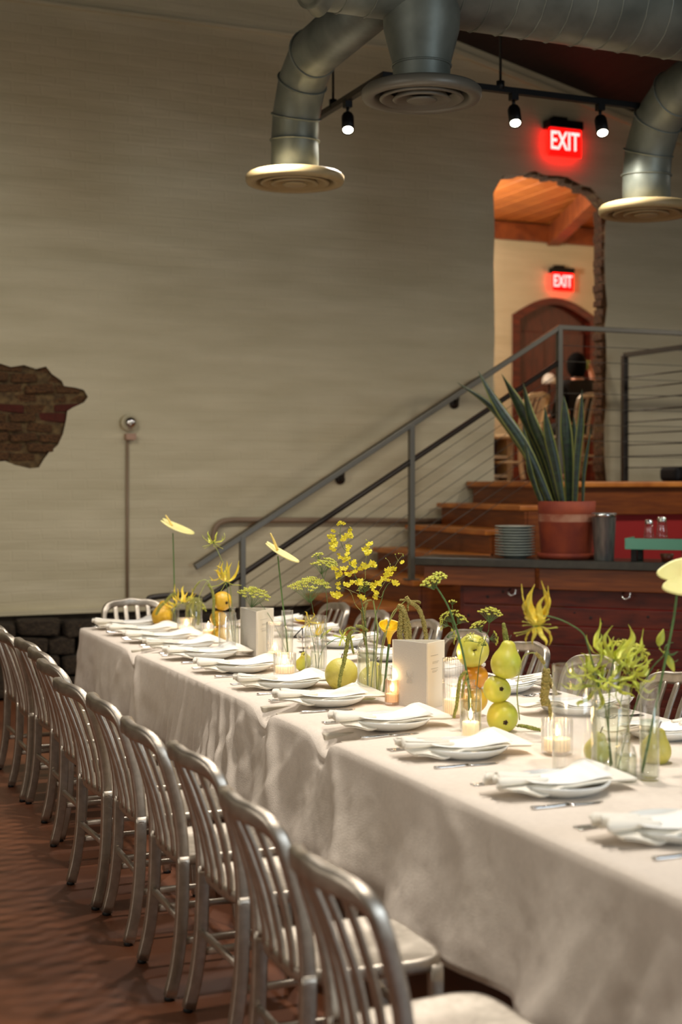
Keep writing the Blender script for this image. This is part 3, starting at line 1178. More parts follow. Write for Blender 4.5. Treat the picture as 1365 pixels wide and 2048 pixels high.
# stack of bowls: each plate is a thing
c = on_bar(1031, 0.20)
pl = MB()
pl.lathe([(0.0, 0.004), (0.075, 0.0), (0.08, 0.004), (0.112, 0.013), (0.128, 0.021), (0.147, 0.0235), (0.148, 0.028), (0.145, 0.0295), (0.125, 0.0245), (0.08, 0.010), (0.0, 0.009)], 36)
pm = pl.mesh('stacked_plate', M['bowl'])
NB = 11
for k in range(NB):
    o = inst('stacked_plate', pm, None, (c.x + jit(0.002), c.y + jit(0.002), BH + k * 0.0198), (0, 0, k), (0.98, 0.98, 1.0))
    lab = 'grey-green plate, %s in the stack beside the terracotta pot' % ('lowest' if k == 0 else 'topmost' if k == NB - 1 else ORD[k] + ' from the bottom')
    tag(o, lab, 'plate', 'plates stacked on the bar')

# snake plant in terracotta
c = on_bar(1134, 0.215)
pot = thing('potted_snake_plant', 'tall snake plant in a chalk-banded terracotta pot on the bar', 'plant', c)
p = MB()
p.lathe([(0.0, 0.0), (0.185, 0.0), (0.205, 0.012), (0.207, 0.04), (0.19, 0.044)], 40)
obj('saucer', p, M['terracotta'], pot)
p = MB()
p.lathe([(0.0, 0.03), (0.178, 0.03), (0.181, 0.05), (0.1965, 0.262)], 40)
p.lathe([(0.1965, 0.262), (0.199, 0.315)], 40, mi=1)
p.lathe([(0.199, 0.315), (0.204, 0.405), (0.192, 0.405), (0.186, 0.36)], 40)
obj('pot', p, [M['terracotta'], M['lime_bloom']], pot)
p = MB()
p.lathe([(0.0, 0.375), (0.187, 0.370)], 32)
obj('soil', p, M['soil'], pot)


def blade(base, path, wmax, face, twist=0.0):
    """sword leaf along path with pale margins"""
    P_ = catmull(path, 7)
    n_ = len(P_)
    mbl = MB()

    def fn(u, v):
        i = min(int(u * (n_ - 1) + 0.5), n_ - 1)
        d = (P_[min(i + 1, n_ - 1)] - P_[max(i - 1, 0)]).normalized()
        s_ = d.cross(face).normalized()
        f_ = s_.cross(d)
        a_ = twist * u
        s2 = s_ * cos(a_) + f_ * sin(a_)
        f2_ = f_ * cos(a_) - s_ * sin(a_)
        ww = wmax * (0.55 + 0.45 * sin(min(1, u * 1.6) * pi / 2)) * (1 - max(0, (u - 0.55) / 0.45) ** 1.6)
        q = (v - 0.5) * 2
        return P_[i] + s2 * ww * q + f2_ * (abs(q) ** 2) * ww * 0.35
    mbl.grid(fn, n_ - 1, 8, mif=lambda i, j: 1 if j in (0, 7) else 0)
    return mbl


ZP = (c - Vector((0, 0, CZ))).dot(FWD)
leaves = [((1112, 1000), (1050, 905), (985, 815), (915, 765), 0.022, 0.1), ((1105, 1000), (1055, 900), (1000, 815), (957, 742), 0.036, -0.05),
          ((1118, 1000), (1085, 905), (1040, 815), (1004, 748), 0.040, 0.08), ((1122, 1000), (1095, 915), (1062, 835), (1047, 765), 0.034, 0.0),
          ((1140, 1000), (1138, 920), (1132, 850), (1128, 790), 0.038, 0.06), ((1150, 1000), (1155, 920), (1162, 850), (1165, 778), 0.024, -0.08),
          ((1166, 1000), (1168, 955), (1174, 910), (1183, 855), 0.012, 0.0), ((1100, 1000), (1083, 930), (1062, 870), (1040, 815), 0.030, 0.12),
          ((1128, 1000), (1112, 930), (1098, 870), (1090, 815), 0.032, -0.10), ((1090, 1000), (1070, 940), (1056, 895), (1046, 850), 0.022, 0.0),
          ((1145, 1000), (1148, 945), (1150, 890), (1148, 830), 0.03, 0.12), ((1086, 1000), (1066, 960), (1058, 930), (1050, 880), 0.018, -0.1)]
for q in leaves:
    pts = [at(x, y, ZP + q[5] * (0.4 + 0.6 * i / 3)) for i, (x, y) in enumerate(q[:4])]
    pts[0].z = BH + 0.36
    mbl = blade(None, pts, q[4] * 1.15, (FWD + RIGHT * random.uniform(-0.5, 0.5)).normalized(), random.uniform(-0.7, 0.7))
    obj('leaf', mbl, [M['leaf'], M['leaf_edge']], pot, world=True, solid=0.004)

# streaked zinc canister
c = on_bar(1209, 0.12)
can = thing('zinc_canister', 'streaked zinc canister standing right of the terracotta pot', 'canister', c)
p = MB()
p.lathe([(0.0, 0.0), (0.066, 0.0), (0.068, 0.004), (0.083, 0.315), (0.086, 0.32), (0.083, 0.326), (0.078, 0.32), (0.066, 0.02), (0.0, 0.015)], 32)
obj('body', p, M['zinc'], can)
p = MB()
p.lathe([(0.083, 0.30), (0.087, 0.303), (0.088, 0.318), (0.084, 0.322)], 32)
obj('rim_band', p, M['steel'], can)
# teal glass shelf on black blocks
c = on_bar(1330, 0.20)
sh = thing('glass_shelf', 'thick teal glass shelf on black feet at the end of the bar', 'shelf', c)
Xs = Matrix.Translation(c) @ Matrix(((bu.x, bn.x, 0, 0), (bu.y, bn.y, 0, 0), (0, 0, 1, 0), (0, 0, 0, 1)))
p = MB()
p.box((0.10, -0.02, 0.145), (0.66, 0.30, 0.012), Xs)
obj('pane', p, M['teal_glass'], sh, world=True)
p = MB()
p.box((0.10, -0.176, 0.12), (0.66, 0.010, 0.075), Xs)
p.box((-0.234, -0.02, 0.12), (0.010, 0.30, 0.075), Xs)
obj('front_pane', p, M['teal_edge'], sh, world=True, bevel=0.003, label='green upstanding edge')
for xx in (-0.18, 0.36):
    for yy in (-0.14, 0.08):
        p = MB()
        p.box((xx, yy, 0.07), (0.04, 0.04, 0.14), Xs)
        obj('foot', p, M['black_metal'], sh, world=True, bevel=0.004)


def cruet(loc, label, s=1.0, z0=0.0):
    t = thing('glass_cruet', label, 'cruet', loc)
    p = MB()
    p.lathe([(0.0, 0.0), (0.034 * s, 0.0), (0.036 * s, 0.01), (0.030 * s, 0.07 * s), (0.026 * s, 0.10 * s), (0.024 * s, 0.10 * s), (0.028 * s, 0.07 * s), (0.033 * s, 0.012), (0, 0.01)], 20)
    obj('body', p, M['glass'], t)
    p = MB()
    p.lathe([(0.027 * s, 0.098 * s), (0.029 * s, 0.105 * s), (0.024 * s, 0.125 * s), (0.0, 0.132 * s)], 20)
    obj('lid', p, M['steel'], t, label='shiny metal lid')
    return t


for i, (dx, dy, s, nm) in enumerate(((-0.11, 0.02, 1.0, 'leftmost on the teal shelf'), (-0.03, 0.07, 1.15, 'second from left on the teal shelf'),
                                     (0.26, 0.0, 1.1, 'standing at the right of the teal shelf'))):
    q = Xs @ Vector((dx, dy, 0.152))
    cruet(q, 'small glass cruet with shiny lid, ' + nm, s)
q = Xs @ Vector((0.02, -0.02, 0.0))
p = MB()
p.lathe([(0.0, 0.0), (0.035, 0.0), (0.048, 0.05), (0.045, 0.05), (0.033, 0.006), (0, 0.006)], 24)
o = obj('ramekin', p, mat('brick_red_glaze', (120, 52, 34), 0.4))
o.location = q
tag(o, 'small brick-red ramekin under the teal glass shelf', 'ramekin')
p = MB()
p.lathe([(0.0, 0.0), (0.04, 0.0), (0.043, 0.09), (0.040, 0.09), (0.037, 0.006), (0, 0.006)], 24)
o = obj('glass_tumbler', p, M['glass'])
o.location = Xs @ Vector((0.16, -0.03, 0.0))
tag(o, 'clear glass tumbler under the teal glass shelf', 'glass')


# ================================================================== CHAIRS
def make_chair(label, m, loc=(0, 0, 0), rot=0.0, group=None, name='metal_chair'):
    """faces local +x; origin on the floor under the seat"""
    t = thing(name, label, 'chair', loc, rot, group)

    def rr(w_, h_, r_=0.35, n_=3):
        pts = []
        for cx_, cy_, a0 in ((1, 1, 0), (-1, 1, 90), (-1, -1, 180), (1, -1, 270)):
            for k in range(n_ + 1):
                a = radians(a0 + 90 * k / n_)
                rad = r_ * min(w_, h_)
                pts.append((cx_ * (w_ / 2 - rad) + rad * cos(a), cy_ * (h_ / 2 - rad) + rad * sin(a)))
        return pts

    def px_(z):                      # x of the back line at height z
        pts = [(0.40, -0.165), (0.50, -0.166), (0.62, -0.184), (0.74, -0.218), (0.86, -0.262)]
        for (z0, x0), (z1, x1) in zip(pts, pts[1:]):
            if z <= z1:
                k = max(0, (z - z0) / (z1 - z0))
                k = k
                return x0 + (x1 - x0) * k
        return pts[-1][1]
    # seat: rounded dished panel
    s = MB()
    n = 48

    def outl(k, sc_):
        a = 2 * pi * k / n
        ca, sa = cos(a), sin(a)
        e = 0.42
        x = abs(ca) ** e * (1 if ca > 0 else -1)
        y = abs(sa) ** e * (1 if sa > 0 else -1)
        xx = 0.02 + 0.205 * x * sc_
        yy = (0.205 - 0.022 * (0.5 - 0.5 * x)) * y * sc_
        return xx, yy
    rings = []
    for sc_, z in ((0.93, 0.422), (0.985, 0.424), (1.0, 0.432), (1.0, 0.452), (0.985, 0.460), (0.93, 0.459), (0.75, 0.449), (0.5, 0.443), (0.22, 0.442), (0.02, 0.442)):
        ring = []
        for k in range(n):
            xx, yy = outl(k, sc_)
            zz = z
            if sc_ < 0.9:
                zz += 0.006 * max(0, (xx - 0.05) / 0.15) * (1 - abs(yy) * 3) + 0.004 * exp(-(yy / 0.03) ** 2) * max(0, xx / 0.2)
            ring.append((xx, yy, zz))
        rings.append(ring)
    vs = [q for r_ in rings for q in r_]
    fs = [(i * n + k, i * n + (k + 1) % n, (i + 1) * n + (k + 1) % n, (i + 1) * n + k) for i in range(len(rings) - 1) for k in range(n)]
    fs.append(tuple(range((len(rings) - 1) * n, len(rings) * n)))
    fs.append(tuple(reversed(range(n))))
    s.add(vs, fs)
    obj('seat', s, m, t)
    # back hoop: posts and top rail in one bent bar
    bulge = lambda y: -0.045 * (1 - (y / 0.19) ** 2)
    pts = []
    half = [(0.186, 0.44), (0.186, 0.52), (0.190, 0.62), (0.197, 0.72), (0.199, 0.765), (0.190, 0.806), (0.166, 0.834), (0.122, 0.847), (0.06, 0.850)]
    for y, z in half:
        pts.append(Vector((px_(z) + (bulge(min(abs(y), 0.19)) if z > 0.8 else 0) * min(1, max(0, (z - 0.80) / 0.03)), y, z)))
    allp = pts + [Vector((px_(0.858) + bulge(0), 0, 0.858))] + [Vector((p_.x, -p_.y, p_.z)) for p_ in reversed(pts)]
    path = catmull(allp, 4)
    hb = MB()
    # radial width: broad on the top rail, slimmer on the posts
    secs = rr(1.0, 1.0, 0.26)
    nP = len(path)
    ringv = []
    for i, p0 in enumerate(path):
        d = (path[min(i + 1, nP - 1)] - path[max(i - 1, 0)]).normalized()
        u = Vector((1, 0, 0))
        u = (u - d * u.dot(d)).normalized()
        v = d.cross(u)
        k = min(1, max(0, (p0.z - 0.78) / 0.07))
        wv = 0.032 + (0.052 - 0.032) * k          # in the plane of the back
        wu = 0.040 + (0.036 - 0.040) * k          # fore-and-aft
        ringv.append([p0 + u * a * wu + v * b * wv for a, b in secs])
    m_ = len(secs)
    vs = [q for r_ in ringv for q in r_]
    fs = [(i * m_ + k, i * m_ + (k + 1) % m_, (i + 1) * m_ + (k + 1) % m_, (i + 1) * m_ + k) for i in range(nP - 1) for k in range(m_)]
    fs += [tuple(reversed(range(m_))), tuple((nP - 1) * m_ + k for k in range(m_))]
    hb.add(vs, fs)
    obj('back_frame', hb, m, t)
    for y0, y1 in ((-0.105, -0.112), (-0.036, -0.040), (0.036, 0.040), (0.105, 0.112)):
        sl = MB()
        pp = []
        for k in range(9):
            z = 0.445 + (0.842 - 0.445) * k / 8
            y = y0 + (y1 - y0) * k / 8
            pp.append(Vector((px_(z) + bulge(y) * (0.35 + 0.65 * k / 8) + 0.002, y, z)))
        sl.tube(catmull(pp, 2), None, section=rr(0.015, 0.030, 0.3, 2), side=(1, 0, 0))
        obj('slat', sl, m, t)
    for sy in (1, -1):
        lg = MB()
        lg.tube(catmull([(-0.165, 0.186 * sy, 0.46), (-0.166, 0.186 * sy, 0.36), (-0.172, 0.187 * sy, 0.23), (-0.187, 0.189 * sy, 0.11), (-0.210, 0.191 * sy, 0.012)], 4),
                None, section=rr(0.040, 0.032, 0.16), side=(1, 0, 0))
        obj('leg', lg, m, t)
        lg = MB()
        lg.tube(catmull([(0.185, 0.18 * sy, 0.44), (0.190, 0.182 * sy, 0.25), (0.205, 0.188 * sy, 0.012)], 4), None, section=rr(0.036, 0.030, 0.16), side=(1, 0, 0))
        obj('leg', lg, m, t)
        st = MB()
        st.tube([(-0.180, 0.187 * sy, 0.185), (0.195, 0.183 * sy, 0.185)], None, section=rr(0.018, 0.024, 0.3, 2), side=(0, 1, 0))
        obj('stretcher', st, m, t)
        gl = MB()
        gl.tube([(-0.213, 0.191 * sy, 0.0), (-0.210, 0.191 * sy, 0.016)], 0.016, seg=10)
        obj('glide', gl, M['glide'], t, label='black foot glide')
        gl = MB()
        gl.tube([(0.206, 0.188 * sy, 0.0), (0.205, 0.188 * sy, 0.016)], 0.016, seg=10)
        obj('glide', gl, M['glide'], t, label='black foot glide')
    st = MB()
    st.tube([(0.195, -0.185, 0.25), (0.195, 0.185, 0.25)], None, section=rr(0.024, 0.016, 0.3, 2), side=(0, 0, 1))
    obj('cross_bar', st, m, t)
    st = MB()
    st.tube([(-0.171, -0.186, 0.25), (-0.171, 0.186, 0.25)], None, section=rr(0.024, 0.016, 0.3, 2), side=(0, 0, 1))
    obj('cross_bar', st, m, t)
    return t


CX = 1.485
LEFT_CHAIRS = [(1.42, 2.81), (1.46, 3.44), (1.52, 4.13), (1.495, 4.62), (1.51, 5.20), (1.485, 5.68), (1.54, 6.31), (1.585, 6.77), (1.60, 7.22), (1.575, 7.65), (1.60, 8.15)]
NLEFT = len(LEFT_CHAIRS)
first = None
for i, (x, y) in enumerate(LEFT_CHAIRS):
    lab = 'brushed metal slat-back chair, %s in the near left row' % ('nearest the camera' if i == 0 else 'farthest' if i == NLEFT - 1 else ORD[i] + ' from the camera')
    r = random.uniform(-0.05, 0.05)
    if i == 0:
        first = make_chair(lab, M['alu'], (x, y, 0), 0.02, 'metal chairs along the left side of the table')
    else:
        dup(first, (x, y, 0), r, lab, 'metal chairs along the left side of the table')
NRIGHT = 7
for i in range(NRIGHT):
    y = 4.86 + 0.60 * i + (0.0, 0.02, -0.02, 0.0, -0.03, 0.02, 0.0)[i]
    lab = 'brushed metal slat-back chair across the table, %s in the right row' % ('nearest the camera' if i == 0 else 'farthest' if i == NRIGHT - 1 else ORD[i] + ' from the camera')
    dup(first, (3.30 + (0.0, 0.01, -0.01, 0.0, 0.02, 0.0, -0.01)[i], y, 0), pi + random.uniform(-0.05, 0.05), lab, 'metal chairs along the far right side of the table')
dup(first, (2.42, 9.03, 0), -pi / 2, 'brushed metal slat-back chair at the far head of the table')

# ================================================================== TABLES AND CLOTHS
XL, XR = 1.955, 3.30
GAPS = [7.49, 5.39, 4.73]
segs = [(7.57, 8.73), (5.47, 7.41), (4.80, 5.32), (2.95, 4.66), (1.2, 2.93)]
tbl = thing('banquet_table', 'long banquet table covered by the beige linen cloths', 'table', ((XL + XR) / 2, 5.0, 0))
lam = mat('pale_laminate', (190, 180, 160), 0.5)
for (y0, y1) in segs:
    p = MB()
    p.box((0, (y0 + y1) / 2 - 5.0, 0.730), (XR - XL - 0.03, y1 - y0, 0.034))
    obj('tabletop', p, lam, tbl, bevel=0.006)
    for sx in (-1, 1):
        for yy in (y0 + 0.14, y1 - 0.14):
            p = MB()
            p.tube([(sx * 0.27, yy - 5.0, 0.0), (sx * 0.27, yy - 5.0, 0.715)], 0.016, seg=10)
            obj('leg', p, M['dark_steel'], tbl)


def notch(y):
    """how far the cloth sags into the gaps between the tables (0..1)"""
    q = 0.0
    for g, w_ in ((7.49, 0.070), (5.39, 0.085), (4.73, 0.078)):
        d = abs(y - g) / w_
        q = max(q, 1.0 / (1.0 + d ** 4))
    return q


def edge_x(y):
    """left edge of the tables; they are not lined up exactly"""
    x = 1.958
    for g, s_ in ((7.49, 0.008), (5.39, 0.012), (4.73, 0.012)):
        x -= s_ / (1 + exp((y - g) / 0.02))
    return x


def pleat(y, t):
    """outward push of the left skirt at height fraction t below the edge"""
    o_ = 0.012 + 0.03 * t + (0.085 if y < 5.8 else 0.085 - 0.05 * min(1, (y - 5.8) / 0.6)) * t ** 1.8
    a = exp(-((y - 6.5) / 0.40) ** 2)
    o_ += a * t ** 0.7 * (0.017 * sin(2 * pi * y / 0.105) + 0.010 * sin(2 * pi * y / 0.063 + 1))
    a = exp(-((y - 5.78) / 0.26) ** 2)
    o_ += a * t ** 0.6 * (0.020 * sin(2 * pi * (y + 0.30 * t) / 0.125) + 0.008 * sin(2 * pi * (y + 0.30 * t) / 0.071))
    o_ += t * 0.020 * sin(2 * pi * y / 0.71 + 0.6) + t * t * 0.024 * sin(2 * pi * y / 0.43 + 2)
    a = exp(-((y - 2.7) / 0.35) ** 2)
    o_ += a * t ** 1.2 * 0.016 * sin(2 * pi * (y - 0.1 * t) / 0.15)
    # swags falling from the gaps between tables
    for g, s_ in ((7.49, 1), (5.39, 1), (4.73, 0.7)):
        dd = (y - g)
        o_ -= 0.040 * s_ * exp(-(dd / (0.06 + 0.16 * t)) ** 2) * exp(-t * 3.0)
        o_ += 0.032 * s_ * exp(-((dd + 0.14 + 0.35 * t) / 0.05) ** 2) * min(1, t * 4) * exp(-t * 1.2)
        o_ += 0.028 * s_ * exp(-((dd - 0.15 - 0.30 * t) / 0.05) ** 2) * min(1, t * 4) * exp(-t * 1.5)
    o_ += 0.020 * exp(-((y - 3.72 + 0.5 * t) / 0.07) ** 2) * min(1, t * 5) * exp(-t * 3)
    # crumple
    o_ += (0.004 + 0.007 / (1 + exp((5.0 - y) * 6))) * noise.noise(Vector((y * 9, t * 5, 3))) * min(1, t * 4) + 0.006 * noise.noise(Vector((y * 2.6, t * 1.2, 11))) * t + 0.003 * noise.noise(Vector((y * 25, t * 14, 7))) * min(1, t * 4)
    return o_


def make_cloth(name, label, y0, y1, zoff, bottom, far_end):
    mb_ = MB()
    step = 0.0105
    ny = int((y1 - y0) / step)
    drop = TOP - bottom
    cols = []
    nl = 22
    for k in range(nl, 0, -1):
        cols.append(('L', k / nl))
    cols += [('C', 0.0), ('C', 0.5)]
    tops = [0.012, 0.03, 0.05, 0.08, 0.12, 0.18, 0.27, 0.4, 0.55, 0.7, 0.85, 0.95, 1.05, 1.15, 1.24, XR - XL - 0.02]
    cols += [('T', q) for q in tops]
    cols += [('R', k / 6) for k in range(0, 7)]

    def pos(u, c_):
        y = y0 + (y1 - y0) * u
        nt_ = notch(y)
        kind, q = c_
        wav = 0.0025 * noise.noise(Vector((y * 2.2, q * 4, 1)))
        if kind == 'L':
            off = pleat(y, q)
            hem = 0.012 * sin(y * 5.0) + 0.02 * noise.noise(Vector((y * 1.3, 0, 5)))
            z = TOP - 0.012 - (drop + hem - 0.012) * q - nt_ * 0.072 * max(0, 1 - q * 4)
            return Vector((edge_x(y) - off - zoff * (1 + 3 * q), y, z))
        if kind == 'C':
            return Vector((edge_x(y) - 0.009 + 0.010 * q - zoff * (1 - q) + nt_ * 0.012 * (1 - q), y, TOP - 0.007 + 0.009 * q * 0.7 + zoff * q - nt_ * 0.072))
        if kind == 'T':
            nn = nt_ * 0.070 * max(0, 1 - q / 0.24) ** 1.1
            return Vector((XL + q if q > 0.2 else edge_x(y) + q, y, TOP + zoff + wav * min(1, q * 8) * min(1, (XR - XL - q) * 8) - nn))
        return Vector((XR + 0.006 + 0.012 * q + zoff, y, TOP - 0.006 - 0.19 * q))
    nc = len(cols)
    vs = [pos(i / ny, c_) for i in range(ny + 1) for c_ in cols]
    fs = [(i * nc + j, i * nc + j + 1, (i + 1) * nc + j + 1, (i + 1) * nc + j) for i in range(ny) for j in range(nc - 1)]
    if far_end:
        base_i = len(vs)
        nd = 8
        for k in range(1, nd + 1):
            t_ = k / nd
            for c_ in cols:
                q0 = pos(1.0, c_)
                if c_[0] in ('T', 'C'):
                    vs.append(Vector((q0.x + 0.015 * sin(q0.x * 22) * t_, q0.y + 0.012 + 0.03 * t_ + 0.015 * sin(q0.x * 17) * t_, q0.z - (drop) * t_)))
                else:
                    zz = q0.z - (drop) * t_
                    lim = bottom if c_[0] == 'L' else bottom
                    vs.append(Vector((q0.x + 0.02 * t_, q0.y + 0.012 + 0.02 * t_, max(lim, zz) if q0.z > lim else q0.z)))
        prev = ny * nc
        for k in range(nd):
            cur = base_i + k * nc
            for j in range(nl, nc - 7):
                fs.append((prev + j, prev + j + 1, cur + j + 1, cur + j))
            prev = cur
    mb_.add(vs, fs)
    o_ = obj(name, mb_, M['linen'])
    tag(o_, label, 'tablecloth', 'linen cloths on the long table')
    md = o_.modifiers.new('thickness', 'SOLIDIFY')
    md.thickness = 0.0015
    md.offset = 1
    return o_


make_cloth('tablecloth', 'beige linen cloth over the far end of the table, pleats falling left', 6.06, 8.75, 0.0, 0.24, True)
make_cloth('tablecloth', 'beige linen cloth over the near and middle table, hem overlapping the far one', 1.2, 6.16, 0.003, 0.35, False)

# ================================================================== PLACE SETTINGS
TS = TOP + 0.0045
plate_mb = MB()
plate_mb.lathe([(0.0, 0.004), (0.088, 0.003), (0.092, 0.0), (0.098, 0.003), (0.128, 0.016), (0.144, 0.029), (0.148, 0.035), (0.146, 0.038), (0.140, 0.035),
                (0.120, 0.022), (0.095, 0.012), (0.0, 0.010)], 48)
plate_me = plate_mb.mesh('dinner_plate', M['ceramic'])
fix_normals(plate_me)


def napkin_mesh(seed):
    rnd = random.Random(seed)
    ph = rnd.uniform(0, 6)
    b = MB()
    L0, L1 = -0.215, 0.215

    def smooth(a, c_, x):
        t = min(1, max(0, (x - a) / (c_ - a)))
        return t * t * (3 - 2 * t)

    def fn(u, v):
        x = L0 + (L1 - L0) * u
        end = 1 - smooth(-0.215, -0.07, x)             # gathered left end
        rgt = smooth(0.05, 0.21, x)
        half = 0.088 - 0.026 * end
        y = (v - 0.5) * 2 * half + 0.01
        z = 0.0415 - 0.013 * exp(-(x / 0.085) ** 2) * (1 - abs(v - 0.5) * 0.6)
        # ruffles of the gathered end
        z += end * (0.020 * sin((v - 0.5) * 2 * pi * 1.7 + ph * 0.12 + 0.6) + 0.010)
        x2 = x + end * 0.012 * sin((v - 0.5) * 10 + ph)
        # near corner hanging over the rim (v -> 0 side)
        fl_ = smooth(0.26, 0.0, v) * smooth(-0.03, -0.13, x)
        y -= fl_ * 0.018
        z -= fl_ * 0.034
        # lifted corner at the right
        z += rgt * (0.026 * smooth(0.45, 1.0, v) - 0.008 * (1 - v))
        x2 += rgt * (0.030 * (0.5 - abs(v - 0.35)) - 0.05 * smooth(0.5, 1.0, v))
        z += 0.0018 * noise.noise(Vector((x * 18, y * 18, seed * 3.1)))
        return Vector((x2, y, max(z, 0.006)))
    b.grid(fn, 34, 20)
    # open rolls of cloth at the gathered end
    for yc, r0, x0 in ((-0.040, 0.015, -0.222), (0.012, 0.013, -0.216), (0.052, 0.014, -0.226)):
        def roll(u, v, yc=yc, r0=r0, x0=x0):
            a = 2 * pi * v * 0.93 + 0.5 + seed
            r_ = r0 * (1 - 0.75 * u) * (1 + 0.18 * sin(2 * a + seed))
            return Vector((x0 + 0.012 * cos(a) * (1 - u) + (0.15 + 0.01 * seed) * u, yc * (1 - 0.25 * (1 - u)) + r_ * 1.25 * cos(a) + 0.01, 0.053 - 0.006 * u + r_ * sin(a)))
        b.grid(roll, 10, 16)
    # folded under-layer just below
    b.grid(lambda u, v: fn(u * 0.97 + 0.015, v * 0.93 + 0.035) - Vector((0, 0, 0.0052)), 34, 20)
    return b.mesh('napkin', M['napkin'])


napkins = [napkin_mesh(k) for k in range(3)]


def menu_mesh(seed):
    b = MB()

    def fn(u, v):
        x = -0.140 + 0.285 * u
        y = (v - 0.5) * 0.155 + 0.010
        z = 0.0475 - 0.0125 * exp(-(x / 0.085) ** 2) * (1 - abs(v - 0.5) * 0.3)
        z += 0.020 * max(0, (u - 0.62) / 0.38) ** 1.6 * v + 0.006 * max(0, (0.2 - u) / 0.2) ** 1.5
        return Vector((x, y, z))
    b.grid(fn, 20, 8)
    return b.mesh('menu_card', M['paper'])


menu_me = menu_mesh(0)


def sweep_flat(mb_, pts, widths, th):
    """flat bar of varying width along x, for cutlery"""
    n = len(pts)
    vs, fs = [], []
    for (x, z), w_ in zip(pts, widths):
        vs += [(x, -w_, z), (x, w_, z), (x, w_ * 0.85, z + th), (x, -w_ * 0.85, z + th)]
    for i in range(n - 1):
        for k in range(4):
            fs.append((i * 4 + k, i * 4 + (k + 1) % 4, (i + 1) * 4 + (k + 1) % 4, (i + 1) * 4 + k))
    fs += [(3, 2, 1, 0), ((n - 1) * 4, (n - 1) * 4 + 1, (n - 1) * 4 + 2, (n - 1) * 4 + 3)]
    mb_.add(vs, fs)


kh = MB()
sweep_flat(kh, [(-0.115, 0.002), (-0.108, 0.001), (-0.06, 0.0), (-0.01, 0.001), (0.005, 0.002)], [0.006, 0.0085, 0.008, 0.006, 0.005], 0.007)
kb = MB()
sweep_flat(kb, [(0.004, 0.003), (0.02, 0.003), (0.07, 0.002), (0.10, 0.002), (0.118, 0.002)], [0.006, 0.010, 0.0105, 0.008, 0.001], 0.002)
knife_h, knife_b = kh.mesh('handle', M['steel']), kb.mesh('blade', M['steel'])
fh = MB()
sweep_flat(fh, [(-0.10, 0.002), (-0.092, 0.001), (-0.05, 0.001), (0.0, 0.005), (0.03, 0.008)], [0.006, 0.0085, 0.006, 0.0035, 0.003], 0.003)
fhd = MB()
sweep_flat(fhd, [(0.028, 0.008), (0.040, 0.004), (0.055, 0.002)], [0.003, 0.010, 0.011], 0.002)
for k in range(4):
    y = -0.0085 + 0.00567 * k
    fhd.tube([(0.054, y, 0.003), (0.078, y, 0.003), (0.098, y, 0.009)], [0.0016, 0.0015, 0.0009], seg=6)
fork_h, fork_t = fh.mesh('handle', M['steel']), fhd.mesh('tines', M['steel'])
for m_ in (knife_h, knife_b, fork_h, fork_t):
    fix_normals(m_)


def setting(x, y, rot, where, row, k, var):
    R = Matrix.Rotation(rot, 4, 'Z')

    def W(lx, ly, dz=0.0):
        q = R @ Vector((lx, ly, 0))
        return (x + q.x, y + q.y, TS + dz)
    gname = 'place settings on the %s row' % row
    o = inst('dinner_plate', plate_me, None, W(0, 0), (0, 0, rot))
    tag(o, 'white dinner plate under a napkin, %s' % where, 'plate', 'dinner plates, %s row' % row)
    o = inst('napkin', napkins[var % 3], None, W(0, 0), (0, 0, rot + random.uniform(-0.07, 0.07)))
    md = o.modifiers.new('thickness', 'SOLIDIFY')
    md.thickness = 0.0026
    md.offset = 0
    tag(o, 'ivory napkin with ruffled end laid over the plate, %s' % where, 'napkin', 'napkins, %s row' % row)
    o = inst('menu_card', menu_me, None, W(0, 0), (0, 0, rot + random.uniform(-0.05, 0.05)))
    md = o.modifiers.new('thickness', 'SOLIDIFY')
    md.thickness = 0.0009
    md.offset = 0
    tag(o, 'white paper menu lying on the napkin, %s' % where, 'menu', 'menus, %s row' % row)
    t = thing('table_knife', 'steel table knife on the right of the plate, %s' % where, 'knife', W(-0.08, -0.168), rot + random.uniform(-0.04, 0.04), 'knives, %s row' % row)
    inst('handle', knife_h, t)
    inst('blade', knife_b, t)
    for q, (ly, nm) in enumerate(((0.158, 'inner'), (0.180, 'outer'))):
        t = thing('table_fork', 'steel %s fork on the left of the plate, %s' % (nm, where), 'fork', W(-0.10, ly), rot + random.uniform(-0.04, 0.04), 'forks, %s row' % row)
        inst('handle', fork_h, t)
        inst('tines', fork_t, t)


LEFT_Y = [3.03, 3.60, 4.20, 4.78, 5.37, 5.87, 6.46, 7.00, 7.40, 7.81, 8.21, 8.57]
for i, y in enumerate(LEFT_Y):
    wh_ = ('nearest' if i == 0 else 'farthest' if i == len(LEFT_Y) - 1 else ORD[i] + ' from camera') + ', left row'
    setting(2.225, y, 0.0, wh_, 'left', i, i)
RIGHT_Y = [4.22, 4.80, 5.40, 6.00, 6.60, 7.20, 7.78, 8.36]
for i, y in enumerate(RIGHT_Y):
    wh_ = ('nearest' if i == 0 else 'farthest' if i == len(RIGHT_Y) - 1 else ORD[i] + ' from camera') + ', right row'
    setting(3.035, y, pi, wh_, 'right', i, i + 1)


# ================================================================== GLASSWARE, CANDLES
TT = TOP + 0.005


def dep(py):
    return F * (CZ - TT) / (py - HORIZON)


def base(px, py):
    q = on(px, py, TT)
    return Vector((q.x, q.y, TT))


def cyl_prof(r, h, wall_=0.0025, foot=0.008):
    return [(0.0, 0.0), (r * 0.96, 0.0), (r, 0.004), (r, h - 0.001), (r - wall_ * 0.5, h), (r - wall_, h - 0.001), (r - wall_, foot + 0.003), (r - wall_ - 0.004, foot), (0.0, foot)]


